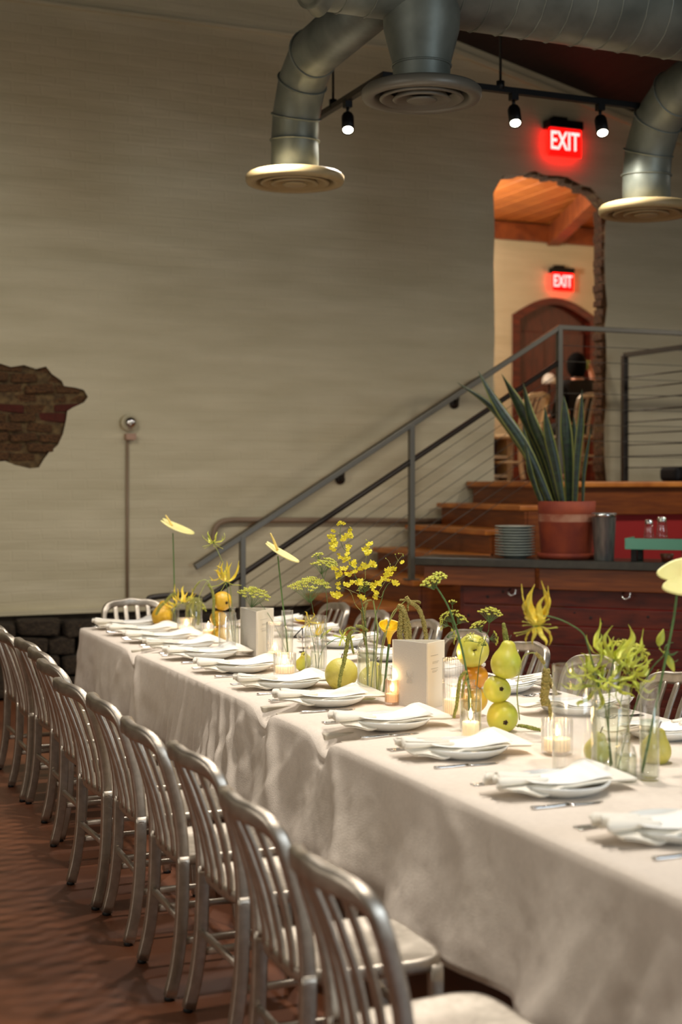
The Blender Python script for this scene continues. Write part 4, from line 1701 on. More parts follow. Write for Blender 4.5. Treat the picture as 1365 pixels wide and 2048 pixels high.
def vase(px, py, r, h, label, water=0.6, kind='cyl', name='glass_vase', ribs=0, group=None):
    c = base(px, py)
    t = thing(name, label, 'vase', c, 0, group)
    p = MB()
    if kind == 'bottle':                     # cylinder with domed shoulder and short narrow neck
        prof = [(0, 0), (r * 0.95, 0), (r, 0.005), (r, h * 0.72), (r * 0.93, h * 0.80), (r * 0.72, h * 0.87), (r * 0.42, h * 0.905), (r * 0.36, h * 0.93), (r * 0.42, h),
                (r * 0.37, h), (r * 0.31, h * 0.93), (r * 0.38, h * 0.895), (r * 0.68, h * 0.86), (r * 0.89, h * 0.79), (r * 0.95, h * 0.71), (r * 0.95, 0.012), (0, 0.008)]
    elif kind == 'bulb':                     # small bud bottle, round shoulder
        prof = [(0, 0), (r * 0.9, 0), (r, 0.006), (r, h * 0.55), (r * 0.8, h * 0.72), (r * 0.4, h * 0.82), (r * 0.36, h * 0.95), (r * 0.5, h), (r * 0.42, h), (r * 0.3, h * 0.94), (r * 0.34, h * 0.80),
                (r * 0.74, h * 0.70), (r * 0.93, h * 0.54), (r * 0.93, 0.014), (0, 0.009)]
    else:
        prof = cyl_prof(r, h)
    rf_ = (lambda t_, z_: 1 + 0.028 * cos(ribs * t_)) if ribs else None
    p.lathe(prof, max(40, ribs * 4) if ribs else 40, rf_)
    obj('body', p, M['glass'], t)
    p = MB()
    rim_r = r * 0.42 if kind == 'bottle' else r * 0.48 if kind == 'bulb' else r - 0.001
    p.tube([(rim_r * cos(2 * pi * k / 32), rim_r * sin(2 * pi * k / 32), h) for k in range(32)], 0.0016, seg=6, closed=True)
    obj('rim', p, M['glass'], t)
    if water:
        wr = r * (0.94 if kind != 'cyl' else 1) - 0.003
        p = MB()
        wh_ = h * water
        p.lathe([(0, 0.012), (wr, 0.012), (wr, wh_), (wr - 0.002, wh_ - 0.001), (0, wh_ - 0.0015)], 32)
        obj('water', p, M['water'], t)
    return t


def candle_glow(parent, z, e=0.35):
    lamp('POINT', 'candle_light', (0, 0, z), e, (1.0, 0.62, 0.28), parent=parent, shadow_soft_size=0.012)


def flame(parent, z, s=1.0):
    p = MB()
    p.lathe([(0.0, 0.0), (0.0035 * s, 0.004 * s), (0.0048 * s, 0.010 * s), (0.0036 * s, 0.019 * s), (0.0014 * s, 0.028 * s), (0.0, 0.034 * s)], 12, X=Matrix.Translation((0, 0, z)))
    obj('flame', p, M['flame'], parent, label='lit flame')
    p = MB()
    p.tube([(0, 0, z - 0.008), (0.0006, 0, z + 0.004)], 0.0009, seg=5)
    obj('wick', p, M['wire'], parent)


def votive(px, py, r, h, label, m='rib_glass', ribs=22, e=0.30):
    """ribbed votive glass with a lit tea light"""
    c = base(px, py)
    t = thing('votive_holder', label, 'candle holder', c, 0, None)
    p = MB()
    th = 0.0035
    p.lathe([(0, 0), (r * 0.90, 0), (r * 0.97, 0.004), (r, 0.012), (r, h - 0.002), (r - th * 0.5, h), (r - th, h - 0.002), (r - th, 0.016), (r * 0.8, 0.012), (0, 0.012)],
            ribs * 6, lambda t_, z_: 1 + 0.050 * abs(cos(ribs * t_ / 2)) - 0.03)
    obj('ribbed_glass', p, M[m], t)
    p = MB()
    wr, wz = r * 0.84, h * (0.44 if h < 0.15 else 0.30)
    p.lathe([(0, 0.013), (wr * 0.97, 0.013), (wr, 0.018), (wr, wz), (wr * 0.94, wz + 0.001), (wr * 0.6, wz - 0.002), (0, wz - 0.003)], 32)
    obj('candle_wax', p, M['wax'], t, label='pale wax filling the glass')
    flame(t, wz + 0.008, 1.15)
    candle_glow(t, h + 0.02, e * 1.2)
    lamp('POINT', 'candle_light', (0, 0, wz + 0.026), 0.10, (1.0, 0.66, 0.34), parent=t, shadow_soft_size=0.006)
    return t


def pillar(px, py, r, h, label, glass=True):
    c = base(px, py)
    t = thing('candle', label, 'candle', c)
    p = MB()
    p.lathe([(0, 0.006), (r * 0.86, 0.006), (r * 0.88, 0.01), (r * 0.88, h * 0.62), (r * 0.82, h * 0.635), (r * 0.55, h * 0.61), (0, h * 0.60)], 28)
    obj('wax', p, M['wax'], t)
    if glass:
        p = MB()
        p.lathe(cyl_prof(r, h, 0.002, 0.005), 32)
        obj('glass', p, M['glass'], t)
    flame(t, h * 0.63 + 0.008, 1.25)
    candle_glow(t, h * 0.63 + 0.055, 0.3)
    return t


# near group
votive(1115, 1508, 0.052, 0.118, 'nearest ribbed votive glass with lit candle, in front of the near plates')
vase(1150, 1545, 0.070, 0.335, 'wide empty straight-sided glass cylinder behind the nearest votive', 0, name='glass_hurricane')
vase(1222, 1546, 0.060, 0.27, 'wide clear vase of twisting yellow-green lilies near the right edge', 0.78)
vase(1252, 1562, 0.034, 0.145, 'little round-shouldered bottle in front of the wide lily vase', 0.55, 'bulb', name='bud_vase')
vase(1300, 1560, 0.030, 0.295, 'tall slim bud vase holding the nearest cream anthurium', 0.62, name='bud_vase')
# middle group
pillar(942, 1476, 0.034, 0.092, 'lit white candle in short glass in front of the pear stack')
vase(942, 1462, 0.040, 0.185, 'round-shouldered bottle behind the lit candle, hung with green tassels', 0.6, 'bottle', name='bud_vase')
t = votive(908, 1434, 0.043, 0.228, 'tall ribbed candle glass right of the front menu stand', ribs=26)
votive(785, 1410, 0.030, 0.105, 'rose-tinted ribbed votive half hidden by the front menu stand', 'amber_glass', 20)
vase(734, 1397, 0.040, 0.275, 'tall domed glass bottle holding the yellow orchid spray', 0.70, 'bottle', name='bud_vase')
vase(771, 1391, 0.032, 0.125, 'short straight glass holding the yellow calla lily', 0.7, name='bud_vase')
vase(632, 1346, 0.053, 0.270, 'straight glass vase around a small bottle of yellow lilies', 0.0, name='glass_hurricane')
vase(636, 1342, 0.036, 0.155, 'small round-shouldered bottle inside the tall straight glass', 0.6, 'bulb', name='bud_vase')
votive(570, 1351, 0.053, 0.105, 'short ribbed votive glass with lit candle in front of the slim anthurium vase')
t = votive(550, 1330, 0.042, 0.212, 'tall ribbed candle glass right of the far menu stand', ribs=26)
vase(575, 1322, 0.030, 0.255, 'slim bud vase holding the middle cream anthurium', 0.6, name='bud_vase')
# far group
vase(455, 1311, 0.046, 0.222, 'straight glass with round bottle inside, left of the far menu stand', 0.0, name='glass_hurricane')
vase(466, 1306, 0.034, 0.24, 'slender round-shouldered bottle of yellow lilies left of far menu stand', 0.6, 'bulb', name='bud_vase')
pillar(417, 1281, 0.033, 0.095, 'lit white candle right of the farthest votive', True)
votive(373, 1269, 0.054, 0.098, 'farthest ribbed votive glass with lit candle at the table end')
vase(349, 1258, 0.030, 0.24, 'slim bud vase holding the farthest cream anthurium', 0.6, name='bud_vase')
vase(388, 1262, 0.052, 0.20, 'wide glass vase of drooping yellow-green tassels at the table end', 0.6)

# black wire table number and coupe glass
c = base(601, 1304)
tn_ = thing('table_number', 'black wire number 4 standing on the table behind the votive', 'table number', c, -YAW)
p = MB()
for q0, q1 in (((0.012, 0, 0.045), (0.012, 0, 0.130)), ((0.012, 0, 0.130), (-0.034, 0, 0.078)), ((-0.036, 0, 0.078), (0.034, 0, 0.078))):
    p.tube([q0, q1], 0.0034, seg=8)
obj('numeral', p, M['wire'], tn_)
p = MB()
p.tube([(0.012, 0.0, 0.002), (0.012, 0.0, 0.062)], 0.0014, seg=6)
p.lathe([(0, 0), (0.02, 0), (0.02, 0.003), (0, 0.004)], 20, X=Matrix.Translation((0.012, 0, 0)))
obj('stand', p, M['wire'], tn_)
c = base(612, 1322)
cg = thing('coupe_glass', 'clear coupe glass behind the lily vase', 'glass', c)
p = MB()
p.lathe([(0, 0), (0.036, 0.001), (0.034, 0.003), (0.006, 0.008), (0.004, 0.02), (0.004, 0.08), (0.02, 0.09), (0.042, 0.11), (0.047, 0.135), (0.045, 0.135), (0.040, 0.112), (0.018, 0.093), (0, 0.09)], 32)
obj('bowl', p, M['glass'], cg)


# ================================================================== MENU STANDS
def menu_stand(pl, pc, pr, py_l, py_c, py_r, h, label, monogram):
    a, b_, c_ = on(pl, py_l, TT), on(pc, py_c, TT), on(pr, py_r, TT)
    t = thing('menu_stand', label, 'menu stand', Vector((b_.x, b_.y, TT)))
    th = 0.004

    def panel(p0, p1, name, m, lab=None):
        d = (p1 - p0)
        L_ = d.length
        d.normalize()
        nrm = Vector((d.y, -d.x, 0))
        mb_ = MB()
        X_ = Matrix(((d.x, nrm.x, 0, p0.x), (d.y, nrm.y, 0, p0.y), (0, 0, 1, TT), (0, 0, 0, 1)))
        mb_.box((L_ / 2, -th / 2, h / 2), (L_ - 0.001, th, h), X_)
        o_ = obj(name, mb_, m, t, world=True, bevel=0.0008, label=lab)
        return X_, L_, o_
    X1, L1, o1 = panel(a, b_, 'front_panel', M['card_front'], 'grey textured panel with raised monogram' if monogram else 'grey textured panel')
    X2, L2, o2 = panel(b_, c_, 'side_panel', M['card_side'], 'cream panel with faint printed lines')
    panel(c_, a, 'back_panel', M['card_side'])
    # faint lines of print on the side panel
    for k, (x0, x1, zz) in enumerate(((0.2, 0.62, 0.80), (0.3, 0.66, 0.70), (0.3, 0.60, 0.68), (0.22, 0.62, 0.60), (0.28, 0.6, 0.565), (0.28, 0.52, 0.545))):
        m_ = MB()
        m_.box(((x0 + x1) / 2 * L2, 0.0003, zz * h), ((x1 - x0) * L2, 0.0008, 0.0022), X2)
        obj('print_line', m_, M['ink'], o2, world=False)
        ch = o2.children[-1]
        ch.data.transform(Matrix.Translation(-t.location))
    if monogram:
        m_ = MB()
        cx_, cz_ = 0.50 * L1, 0.45 * h

        def cv(pts, r=0.0016):
            for s_ in (1, -1):
                m_.tube([X1 @ Vector((cx_ + s_ * x, 0.0004, cz_ + z)) for x, z in catmull2(pts)], r, seg=6)

        cv([(0.0, 0.004), (0.006, 0.016), (0.016, 0.020), (0.017, 0.010), (0.008, 0.002), (0.0, -0.002)])
        cv([(0.0, -0.002), (0.010, -0.006), (0.016, -0.016), (0.012, -0.024), (0.006, -0.018), (0.010, -0.012)])
        cv([(0.002, 0.0), (0.004, -0.012), (0.001, -0.022)], 0.0013)
        cv([(0.017, 0.020), (0.020, 0.024), (0.016, 0.026)], 0.0013)
        cv([(0.016, 0.008), (0.021, 0.006), (0.020, 0.000)], 0.0013)
        ch = obj('monogram', m_, M['card_front'], o1, world=False, label='raised scrolling monogram')
        ch.data.transform(Matrix.Translation(-t.location))
    return t


def catmull2(pts):
    return [(v.x, v.z) for v in catmull([(a, 0, b_) for a, b_ in pts], 5)]


menu_stand(785, 855, 890, 1409, 1420, 1410, 0.265, 'front folded menu stand with raised monogram, beside the calla lily', True)
menu_stand(481, 514, 548, 1304, 1316, 1306, 0.238, 'far folded menu stand, plain grey and cream, behind the yellow fruit stack', False)


# ================================================================== FRUIT
def fruit(px, py, z, r, kind, m, label, tilt=(0, 0), group=None, spin=0.0):
    """fruit whose centre is seen at (px, py) at depth z"""
    c = at(px, py, z)
    t = thing(kind, label, 'fruit', c, 0, group)
    X = Matrix.Rotation(spin, 4, 'Z') @ Matrix.Rotation(tilt[0], 4, 'X') @ Matrix.Rotation(tilt[1], 4, 'Y')
    p = MB()
    if kind == 'pear':
        prof = [(0, -0.93), (0.18, -1.0), (0.5, -0.93), (0.82, -0.66), (1.0, -0.2), (0.97, 0.2), (0.82, 0.55), (0.62, 0.85), (0.50, 1.1), (0.42, 1.3), (0.28, 1.43), (0.1, 1.47), (0, 1.45)]
        top = 1.45
    elif kind == 'apple':
        prof = [(0, -0.72), (0.12, -0.80), (0.35, -0.90), (0.66, -0.78), (0.92, -0.40), (1.0, 0.05), (0.93, 0.45), (0.68, 0.78), (0.38, 0.88), (0.16, 0.78), (0.04, 0.66), (0, 0.64)]
        top = 0.66
    else:
        prof = [(0, -0.92), (0.25, -0.94), (0.6, -0.78), (0.9, -0.40), (1.0, 0.0), (0.93, 0.38), (0.66, 0.74), (0.3, 0.92), (0, 0.93)]
        top = 0.92
    Pf = [(v.x, v.z) for v in catmull([(a * r, 0, b_ * r) for a, b_ in prof], 3)]
    Pf = [(max(0, a), b_) for a, b_ in Pf]
    rn = random.Random(int(px * 7 + py))
    a1, a2 = rn.uniform(0, 6), rn.uniform(0, 6)
    p.lathe(Pf, 28, lambda t_, z_: 1 + 0.022 * sin(2 * t_ + a1) + 0.015 * sin(3 * t_ + a2 + z_ * 20), X=X)
    obj('flesh', p, m, t)
    p = MB()
    p.tube([X @ Vector((0, 0, top * r * 0.97)), X @ Vector((0.003, 0, top * r + 0.012)), X @ Vector((0.008, 0.002, top * r + 0.022))], [0.0022, 0.0018, 0.0024], seg=6)
    obj('stalk', p, M['calyx'], t)
    p = MB()
    zb = Pf[0][1]
    for k in range(5):
        a = 2 * pi * k / 5
        p.blob((0.10 * r * cos(a), 0.10 * r * sin(a), zb - 0.004), (0.07 * r + 0.001, 0.07 * r + 0.001, 0.003 + 0.03 * r), X=X)
    obj('calyx', p, M['calyx'], t)
    return t


zc = dep(1463)
fruit(1005, 1433, zc, 0.058, 'pear', M['pear'], 'lowest pear of the three-pear stack by the lit candle', (-1.35, 0.0), None, -0.30)
fruit(994, 1379, zc, 0.050, 'pear', M['pear'], 'middle pear of the stack, calyx facing out', (-1.75, 0.0), None, -0.15)
fruit(1013, 1326, zc, 0.056, 'pear', M['pear'], 'upright topmost pear with neck on the three-pear stack', (0.08, 0.10))
zc = dep(1432)
fruit(946, 1302, zc, 0.064, 'apple', M['apple'], 'big yellow apple balanced on top behind the lit candle', (1.40, 0.0), None, -0.40)
fruit(951, 1353, zc, 0.050, 'quince', M['orange'], 'glossy orange persimmon under the big yellow apple')
fruit(949, 1399, zc, 0.052, 'quince', M['quince'], 'yellow fruit at the foot of the persimmon, behind the bottle')
zc = dep(1376)
fruit(683, 1348, zc, 0.074, 'pomelo', M['pomelo'], 'large round green-yellow pomelo left of the orchid bottle')
fruit(742, 1357, dep(1380) + 0.02, 0.052, 'pear', M['pomelo'], 'yellow pear standing behind the orchid bottle', (0.1, 0.25))
zc = 8.05
fruit(441, 1270, zc, 0.053, 'quince', M['quince'], 'lowest yellow quince of the far stack of three')
fruit(437, 1237, zc, 0.048, 'quince', M['quince'], 'middle yellow quince of the far stack of three')
fruit(445, 1202, zc, 0.055, 'quince', M['quince'], 'topmost yellow quince of the far stack of three', (-1.45, 0.0), None, 0.15)
fruit(325, 1232, 8.72, 0.064, 'pear', M['quince'], 'plump golden pear at the far table end', (0.0, 0.15))
fruit(603, 1328, dep(1342), 0.030, 'pear', M['pear'], 'small green pear right of the short ribbed votive', (0.2, 0.2))
fruit(612, 1322, dep(1340) + 0.12, 0.032, 'pear', M['pear'], 'small green pear behind the straight lily vase', (0.1, -0.3))
zc = dep(1545) + 0.02
fruit(1195, 1500, zc + 0.16, 0.042, 'pear', M['pear'], 'green pear seen through the wide lily vase', (0.3, 0.0))
fruit(1312, 1500, zc + 0.14, 0.050, 'pear', M['pomelo'], 'yellow pear behind the tall slim bud vase', (0.1, 0.1))


# ================================================================== FLOWERS
def path_px(pts, z, spread=0.0):
    return [at(q[0], q[1], z + (q[2] if len(q) > 2 else 0.0)) for q in pts]


def stem_part(t, pts, r, m=None, n=6, name='stem', taper=0.75):
    P_ = catmull(pts, n)
    p = MB()
    k = len(P_)
    p.tube(P_, [r * (1 - (1 - taper) * i / (k - 1)) for i in range(k)], seg=7)
    return obj(name, p, m or M['stem'], t, world=True)


def anthurium(stem_px, z, c_px, a_dir, b_dir, Ls, Ws, sp_px, label):
    stem = path_px(stem_px, z)
    t = thing('anthurium', label, 'flower', stem[0])
    stem_part(t, stem, 0.0045, taper=0.8)
    c = at(c_px[0], c_px[1], z)
    a = a_dir.normalized()
    b_ = (b_dir - a * b_dir.dot(a)).normalized()
    n_ = a.cross(b_)
    if n_.z < 0:
        n_ = -n_
    p = MB()

    def fn(u, v):
        th = (v - 0.5) * 2 * pi
        # heart outline: th = 0 at the tip, notch at +-pi
        rad = (0.62 + 0.22 * cos(th) + 0.16 * cos(2 * th) * 0.6 - 0.34 * exp(-((abs(th) - pi) / 0.38) ** 2))
        x = rad * cos(th)
        y = rad * sin(th) * 1.05
        k = u
        return c + a * (Ls * (x * k * 0.9 - 0.0)) + b_ * (Ws * y * k) + n_ * (Ls * (0.16 * (k * x) ** 2 + 0.10 * (k * y) ** 2 - 0.02))
    p.grid(fn, 10, 40)
    obj('spathe', p, M['cream_spathe'], t, world=True, solid=0.006)
    s0, s1 = [at(q[0], q[1], z - 0.01) for q in sp_px]
    p = MB()
    P_ = catmull([s0, s0.lerp(s1, 0.5) + UP * 0.002, s1], 5)
    p.tube(P_, [0.0055, 0.0065, 0.0068, 0.0066, 0.0062, 0.006, 0.0055, 0.005, 0.0045, 0.004, 0.0025], seg=10)
    obj('spadix', p, M['spadix'], t, world=True)
    return t


anthurium([(350, 1254), (349, 1180), (347, 1100), (346, 1066)], dep(1258), (341, 1049), RIGHT * 0.86 - UP * 0.47, FWD + UP * 0.20 + RIGHT * 0.1, 0.185, 0.11,
          ((345, 1052), (331, 1030)), 'farthest cream anthurium, nearly edge on, at the left table end')
anthurium([(577, 1318), (572, 1260), (564, 1190), (556, 1112)], dep(1322), (550, 1098), RIGHT * 0.80 - UP * 0.58, FWD + UP * 0.15 + RIGHT * 0.05, 0.165, 0.10,
          ((556, 1101), (541, 1066)), 'middle cream anthurium rising above the far menu stand')
anthurium([(1285, 1545), (1305, 1450), (1332, 1320), (1348, 1240), (1356, 1178)], dep(1560), (1350, 1158), RIGHT * 0.9 + UP * 0.10 + FWD * 0.2, UP * 0.85 + FWD * 0.6, 0.150, 0.105,
          ((1372, 1150), (1405, 1120)), 'nearest cream anthurium at the right edge of the photo')


def gloriosa(stem_px, z, c_px, axis, Lp, label, n=6, up=0.85, m='yellow_petal', stem_m=None, flare=0.5, wav=0.12, seed=1, more=(), wid=0.072, lat=0.03):
    rn = random.Random(seed)
    stem = path_px(stem_px, z)
    t = thing('glory_lily', label, 'flower', stem[0])
    stem_part(t, stem, 0.0024, stem_m)

    def head(cc, ax, L_, n_, flare_, up_):
        c = at(cc[0], cc[1], z + (cc[2] if len(cc) > 2 else 0))
        ax = ax.normalized()
        u0, v0 = basis(ax)
        for k in range(n_):
            a = 2 * pi * k / n_ + rn.uniform(-0.25, 0.25)
            rd = u0 * cos(a) + v0 * sin(a)
            sd_ = ax.cross(rd)
            Lk = L_ * rn.uniform(0.85, 1.12)
            fl_ = flare_ * rn.uniform(0.75, 1.3)
            curl = rn.uniform(-0.35, 0.9)
            ph = rn.uniform(0, 6)
            p = MB()

            def fn(s, v, rd=rd, sd_=sd_, Lk=Lk, fl_=fl_, curl=curl, ph=ph):
                w_ = Lk * wid * sin(pi * min(1, 0.12 + s * 0.90)) ** 0.8
                q = (v - 0.5) * 2
                out = fl_ * (sin(s * pi * 0.62)) + curl * 0.22 * max(0, s - 0.6) ** 1.5 * 4
                hgt = up_ * (s - 0.25 * sin(pi * s)) - 0.10 * curl * max(0, s - 0.75) * 4
                edge = wav * sin(s * 22 + ph + q * 1.2) * abs(q) * (1 if s > 0.08 else 0)
                return c + rd * Lk * (0.05 + out) + ax * Lk * hgt + sd_ * (w_ * q + Lk * lat * s * 2 * sin(s * 9 + ph)) + (rd * 0.6 + ax * 0.4) * (edge * w_ * 1.6)
            p.grid(fn, 22, 4)
            obj('petal', p, M[m], t, world=True, solid=0.0016)
        p = MB()
        for k in range(6):
            a = 2 * pi * (k + 0.5) / 6 + rn.uniform(-0.2, 0.2)
            rd = u0 * cos(a) + v0 * sin(a)
            e_ = c + rd * L_ * 0.62 - ax * L_ * rn.uniform(0.0, 0.35)
            p.tube(catmull([c, c.lerp(e_, 0.5) + ax * L_ * -0.05, e_], 4), 0.0009, seg=5)
            p.blob(e_, (0.004, 0.004, 0.002))
        obj('stamens', p, M['lime_petal'], t, world=True)
        p = MB()
        p.ball(c - ax * 0.004, (0.005, 0.005, 0.006), 8, 6)
        obj('ovary', p, M['stem'], t, world=True)
    head(c_px, axis, Lp, n, flare, up)
    for h_ in more:
        head(*h_)
    return t


def bud(t, base_px, tip_px, z, r, m=None):
    a, b_ = at(*base_px, z), at(*tip_px, z)
    p = MB()
    P_ = [a.lerp(b_, k / 8) for k in range(9)]
    p.tube(P_, [max(0.0008, r * sin(pi * (0.08 + 0.9 * (k / 8) ** 0.8))) for k in range(9)], seg=8)
    obj('bud', p, m or M['lime_petal'], t, world=True)


# far lilies
z = dep(1306)
gloriosa([(468, 1296), (462, 1240), (456, 1190), (453, 1166)], z, (452, 1163), UP + RIGHT * 0.15, 0.135, 'yellow glory lily above the far yellow quince stack', 6, 0.85, seed=3, flare=0.34,
         more=[((443, 1150, 0.02), UP * 0.4 - RIGHT * 0.8, 0.075, 6, 0.5, 0.6)])
gloriosa([(470, 1296), (466, 1230), (458, 1160), (440, 1112), (428, 1087)], z + 0.02, (427, 1084), UP + FWD * 0.35, 0.088, 'small lime glory lily on a thin stem against the white wall', 6, 0.62,
         m='lime_petal', stem_m=M['stem_pale'], seed=5, flare=0.62)
z = dep(1262)
gloriosa([(384, 1255), (375, 1215), (368, 1203)], z, (366, 1204), UP + RIGHT * 0.2, 0.13, 'golden glory lily in the wide vase at the table end', 6, 0.7, seed=8, flare=0.45,
         more=[((350, 1212, 0.0), UP * 0.7 - RIGHT * 0.7, 0.11, 5, 0.5, 0.6)])
# lilies of the straight vase by the pomelo
z = dep(1343)
g = gloriosa([(633, 1336), (630, 1300), (622, 1262), (620, 1246)], z, (618, 1243), UP * 0.55 - FWD * 0.85 - RIGHT * 0.3, 0.062, 'yellow glory lily facing out of the straight vase', 6, 0.55, seed=11, flare=0.75,
             more=[((634, 1270), UP + RIGHT * 0.25, 0.075, 5, 0.28, 0.9)])
bud(g, (645, 1272), (665, 1256), z, 0.006)
bud(g, (640, 1280), (648, 1264), z, 0.005, M['stem'])
g = gloriosa([(636, 1336), (645, 1300), (668, 1280), (684, 1276)], z, (686, 1275), UP * 0.3 + RIGHT * 0.4 - FWD * 0.8, 0.055, 'green budding lily left of the orchid bottle', 6, 0.5, m='lime_petal', seed=14, flare=0.8)
# the arching big lily and near cluster
z = dep(1546)
gloriosa([(1225, 1530), (1212, 1420), (1190, 1340), (1176, 1290), (1165, 1265), (1130, 1243), (1092, 1232), (1078, 1246)], z, (1074, 1250), UP + RIGHT * 0.02, 0.125,
         'large amber glory lily on an arching stem before the bar front', 6, 0.98, seed=21, flare=0.26, wav=0.45, wid=0.105, lat=0.05,
         more=[((1074, 1254), -UP + RIGHT * 0.15, 0.075, 4, 0.5, 0.75)])
g = gloriosa([(1222, 1535), (1218, 1450), (1222, 1360), (1228, 1320)], z, (1230, 1318), UP + RIGHT * 0.1, 0.125, 'tangled lime glory lilies massed in the wide near vase', 6, 0.85, m='lime_petal', seed=23, flare=0.5, wav=0.34, wid=0.08, lat=0.06,
             more=[((1185, 1345), UP * 0.7 - RIGHT * 0.5, 0.10, 6, 0.6, 0.7), ((1262, 1345, 0.03), UP * 0.6 + RIGHT * 0.7, 0.10, 6, 0.5, 0.7), ((1215, 1362, -0.02), UP - FWD * 0.5, 0.105, 6, 0.7, 0.5),
                   ((1240, 1370, 0.0), -UP * 0.4 + RIGHT * 0.5 - FWD * 0.3, 0.08, 4, 0.5, 0.8), ((1205, 1310, 0.03), UP + RIGHT * 0.05, 0.085, 5, 0.4, 0.8), ((1165, 1362, 0.02), UP * 0.5 - RIGHT * 0.8, 0.075, 5, 0.5, 0.7),
                   ((1248, 1330, 0.05), UP + RIGHT * 0.3 - FWD * 0.3, 0.10, 6, 0.55, 0.75), ((1198, 1372, 0.0), UP * 0.2 - RIGHT * 0.4 - FWD * 0.6, 0.085, 6, 0.7, 0.5), ((1272, 1362, 0.02), RIGHT * 0.8 + UP * 0.1 - FWD * 0.3, 0.09, 5, 0.6, 0.6)])
g = gloriosa([(1236, 1540), (1262, 1440), (1300, 1345), (1330, 1310)], z + 0.03, (1332, 1308), UP * 0.3 + RIGHT + FWD * 0.2, 0.05, 'green lily buds leaning beside the nearest anthurium stem', 4, 0.7, m='stem', seed=29, flare=0.5)
bud(g, (1318, 1292), (1328, 1258), z + 0.03, 0.013)
bud(g, (1335, 1310), (1350, 1345), z + 0.03, 0.012, M['lime_petal'])


# ---------------------------------------------------------------- dill and fennel
def umbel_geo(p, c, axis, R, rays, seed, dome=0.45, dot=0.0030):
    rn = random.Random(seed)
    ax = axis.normalized()
    u0, v0 = basis(ax)
    root = c - ax * R * 0.75
    for k in range(rays):
        rr_ = R * sqrt((k + 0.5) / rays)
        a = k * 2.39996 + rn.uniform(-0.2, 0.2)
        e_ = c + (u0 * cos(a) + v0 * sin(a)) * rr_ + ax * (R * dome * (1 - (rr_ / R) ** 2) + rn.uniform(-0.06, 0.06) * R)
        p.tube([root, root.lerp(e_, 0.55) + ax * 0.05 * R, e_], 0.0006, seg=4, cap=False, mi=1)
        for j in range(11):
            b2 = j * 2.4
            q = R * 0.16 * sqrt((j + 0.5) / 11)
            pt = e_ + (u0 * cos(b2) + v0 * sin(b2)) * q + ax * rn.uniform(0.0, 0.07) * R
            p.blob(pt, dot * rn.uniform(0.7, 1.2))
    return root


def dill(stem_px, z, heads, label, r=0.0022, dot=0.0030, side=()):
    stem = path_px(stem_px, z)
    t = thing('dill_flower', label, 'flower', stem[0])
    stem_part(t, stem, r, M['stem'], taper=0.6)
    for i, (hx, hy, dz, R, ax, rays) in enumerate(heads):
        c = at(hx, hy, z + dz)
        p = MB()
        root = umbel_geo(p, c, ax, R, rays, i + int(hx), dot=dot)
        o = obj('umbel', p, [M['dill'], M['stem']], t, world=True, kind='stuff')
        # pedicel to the nearest stem point
        near = min(catmull(stem, 6), key=lambda q: (q - root).length)
        p = MB()
        p.tube(catmull([near, near.lerp(root, 0.5) + UP * 0.004, root], 4), 0.0012, seg=5)
        obj('pedicel', p, M['stem'], t, world=True)
    return t


dill([(940, 1450), (936, 1360), (920, 1280), (900, 1220), (884, 1190), (872, 1172)], dep(1462), [(864, 1165, 0, 0.040, UP - RIGHT * 0.35 - FWD * 0.25, 26), (880, 1153, 0.02, 0.028, UP + RIGHT * 0.2 - FWD * 0.3, 16)],
     'bright yellow fennel umbel on a thick stem left of the apple', 0.0045, 0.0028)
dill([(946, 1450), (940, 1370), (925, 1300), (908, 1262)], dep(1462) + 0.05, [(898, 1232, 0, 0.036, UP - RIGHT * 0.5, 16), (888, 1248, 0.02, 0.026, UP * 0.3 - RIGHT * 0.8, 12), (922, 1238, 0.03, 0.03, UP + RIGHT * 0.6, 14), (905, 1272, -0.02, 0.028, UP * 0.2 + RIGHT, 12), (905, 1204, 0.0, 0.015, UP, 8)],
     'sparse olive fennel heads behind the tall ribbed candle glass', 0.002, 0.0022)
dill([(952, 1450), (954, 1380), (962, 1310), (978, 1260)], dep(1462) + 0.08, [(982, 1228, 0, 0.046, UP + RIGHT * 0.15, 26), (958, 1252, 0.03, 0.034, UP - RIGHT * 0.4, 18), (990, 1276, -0.01, 0.026, UP * 0.2 + RIGHT, 12), (966, 1284, 0.0, 0.026, UP * 0.6 - RIGHT * 0.6, 12), (940, 1276, 0.0, 0.026, UP * 0.6 - RIGHT * 0.6, 10)],
     'green fennel heads above the pear stack', 0.002, 0.0024)
dill([(638, 1336), (636, 1290), (628, 1230), (622, 1196)], dep(1346) + 0.10, [(620, 1176, 0, 0.098, UP - FWD * 0.10, 46)], 'broad flat lime dill umbel behind the straight lily vase', 0.0022, 0.0036)
dill([(642, 1336), (646, 1280), (655, 1210), (648, 1160)], dep(1346) + 0.14, [(645, 1132, 0, 0.055, UP + RIGHT * 0.1, 26), (662, 1126, 0.02, 0.040, UP + RIGHT * 0.6, 18), (636, 1112, 0.02, 0.030, UP - RIGHT * 0.3, 14)], 'tall feathery dill heads left of the orchid spray', 0.002, 0.003)
dill([(578, 1318), (560, 1270), (535, 1225), (520, 1206)], dep(1322) + 0.25, [(508, 1192, 0, 0.085, UP + RIGHT * 0.2 - FWD * 0.1, 36)], 'lime dill umbel drooping behind the far menu stand', 0.0022, 0.0036)
dill([(1232, 1535), (1240, 1420), (1262, 1320)], dep(1546) + 0.12, [(1260, 1300, 0, 0.060, UP + RIGHT * 0.3, 24), (1278, 1320, 0.02, 0.05, UP * 0.5 + RIGHT, 20)], 'out-of-focus yellow dill behind the near glory lilies', 0.0022, 0.0034)
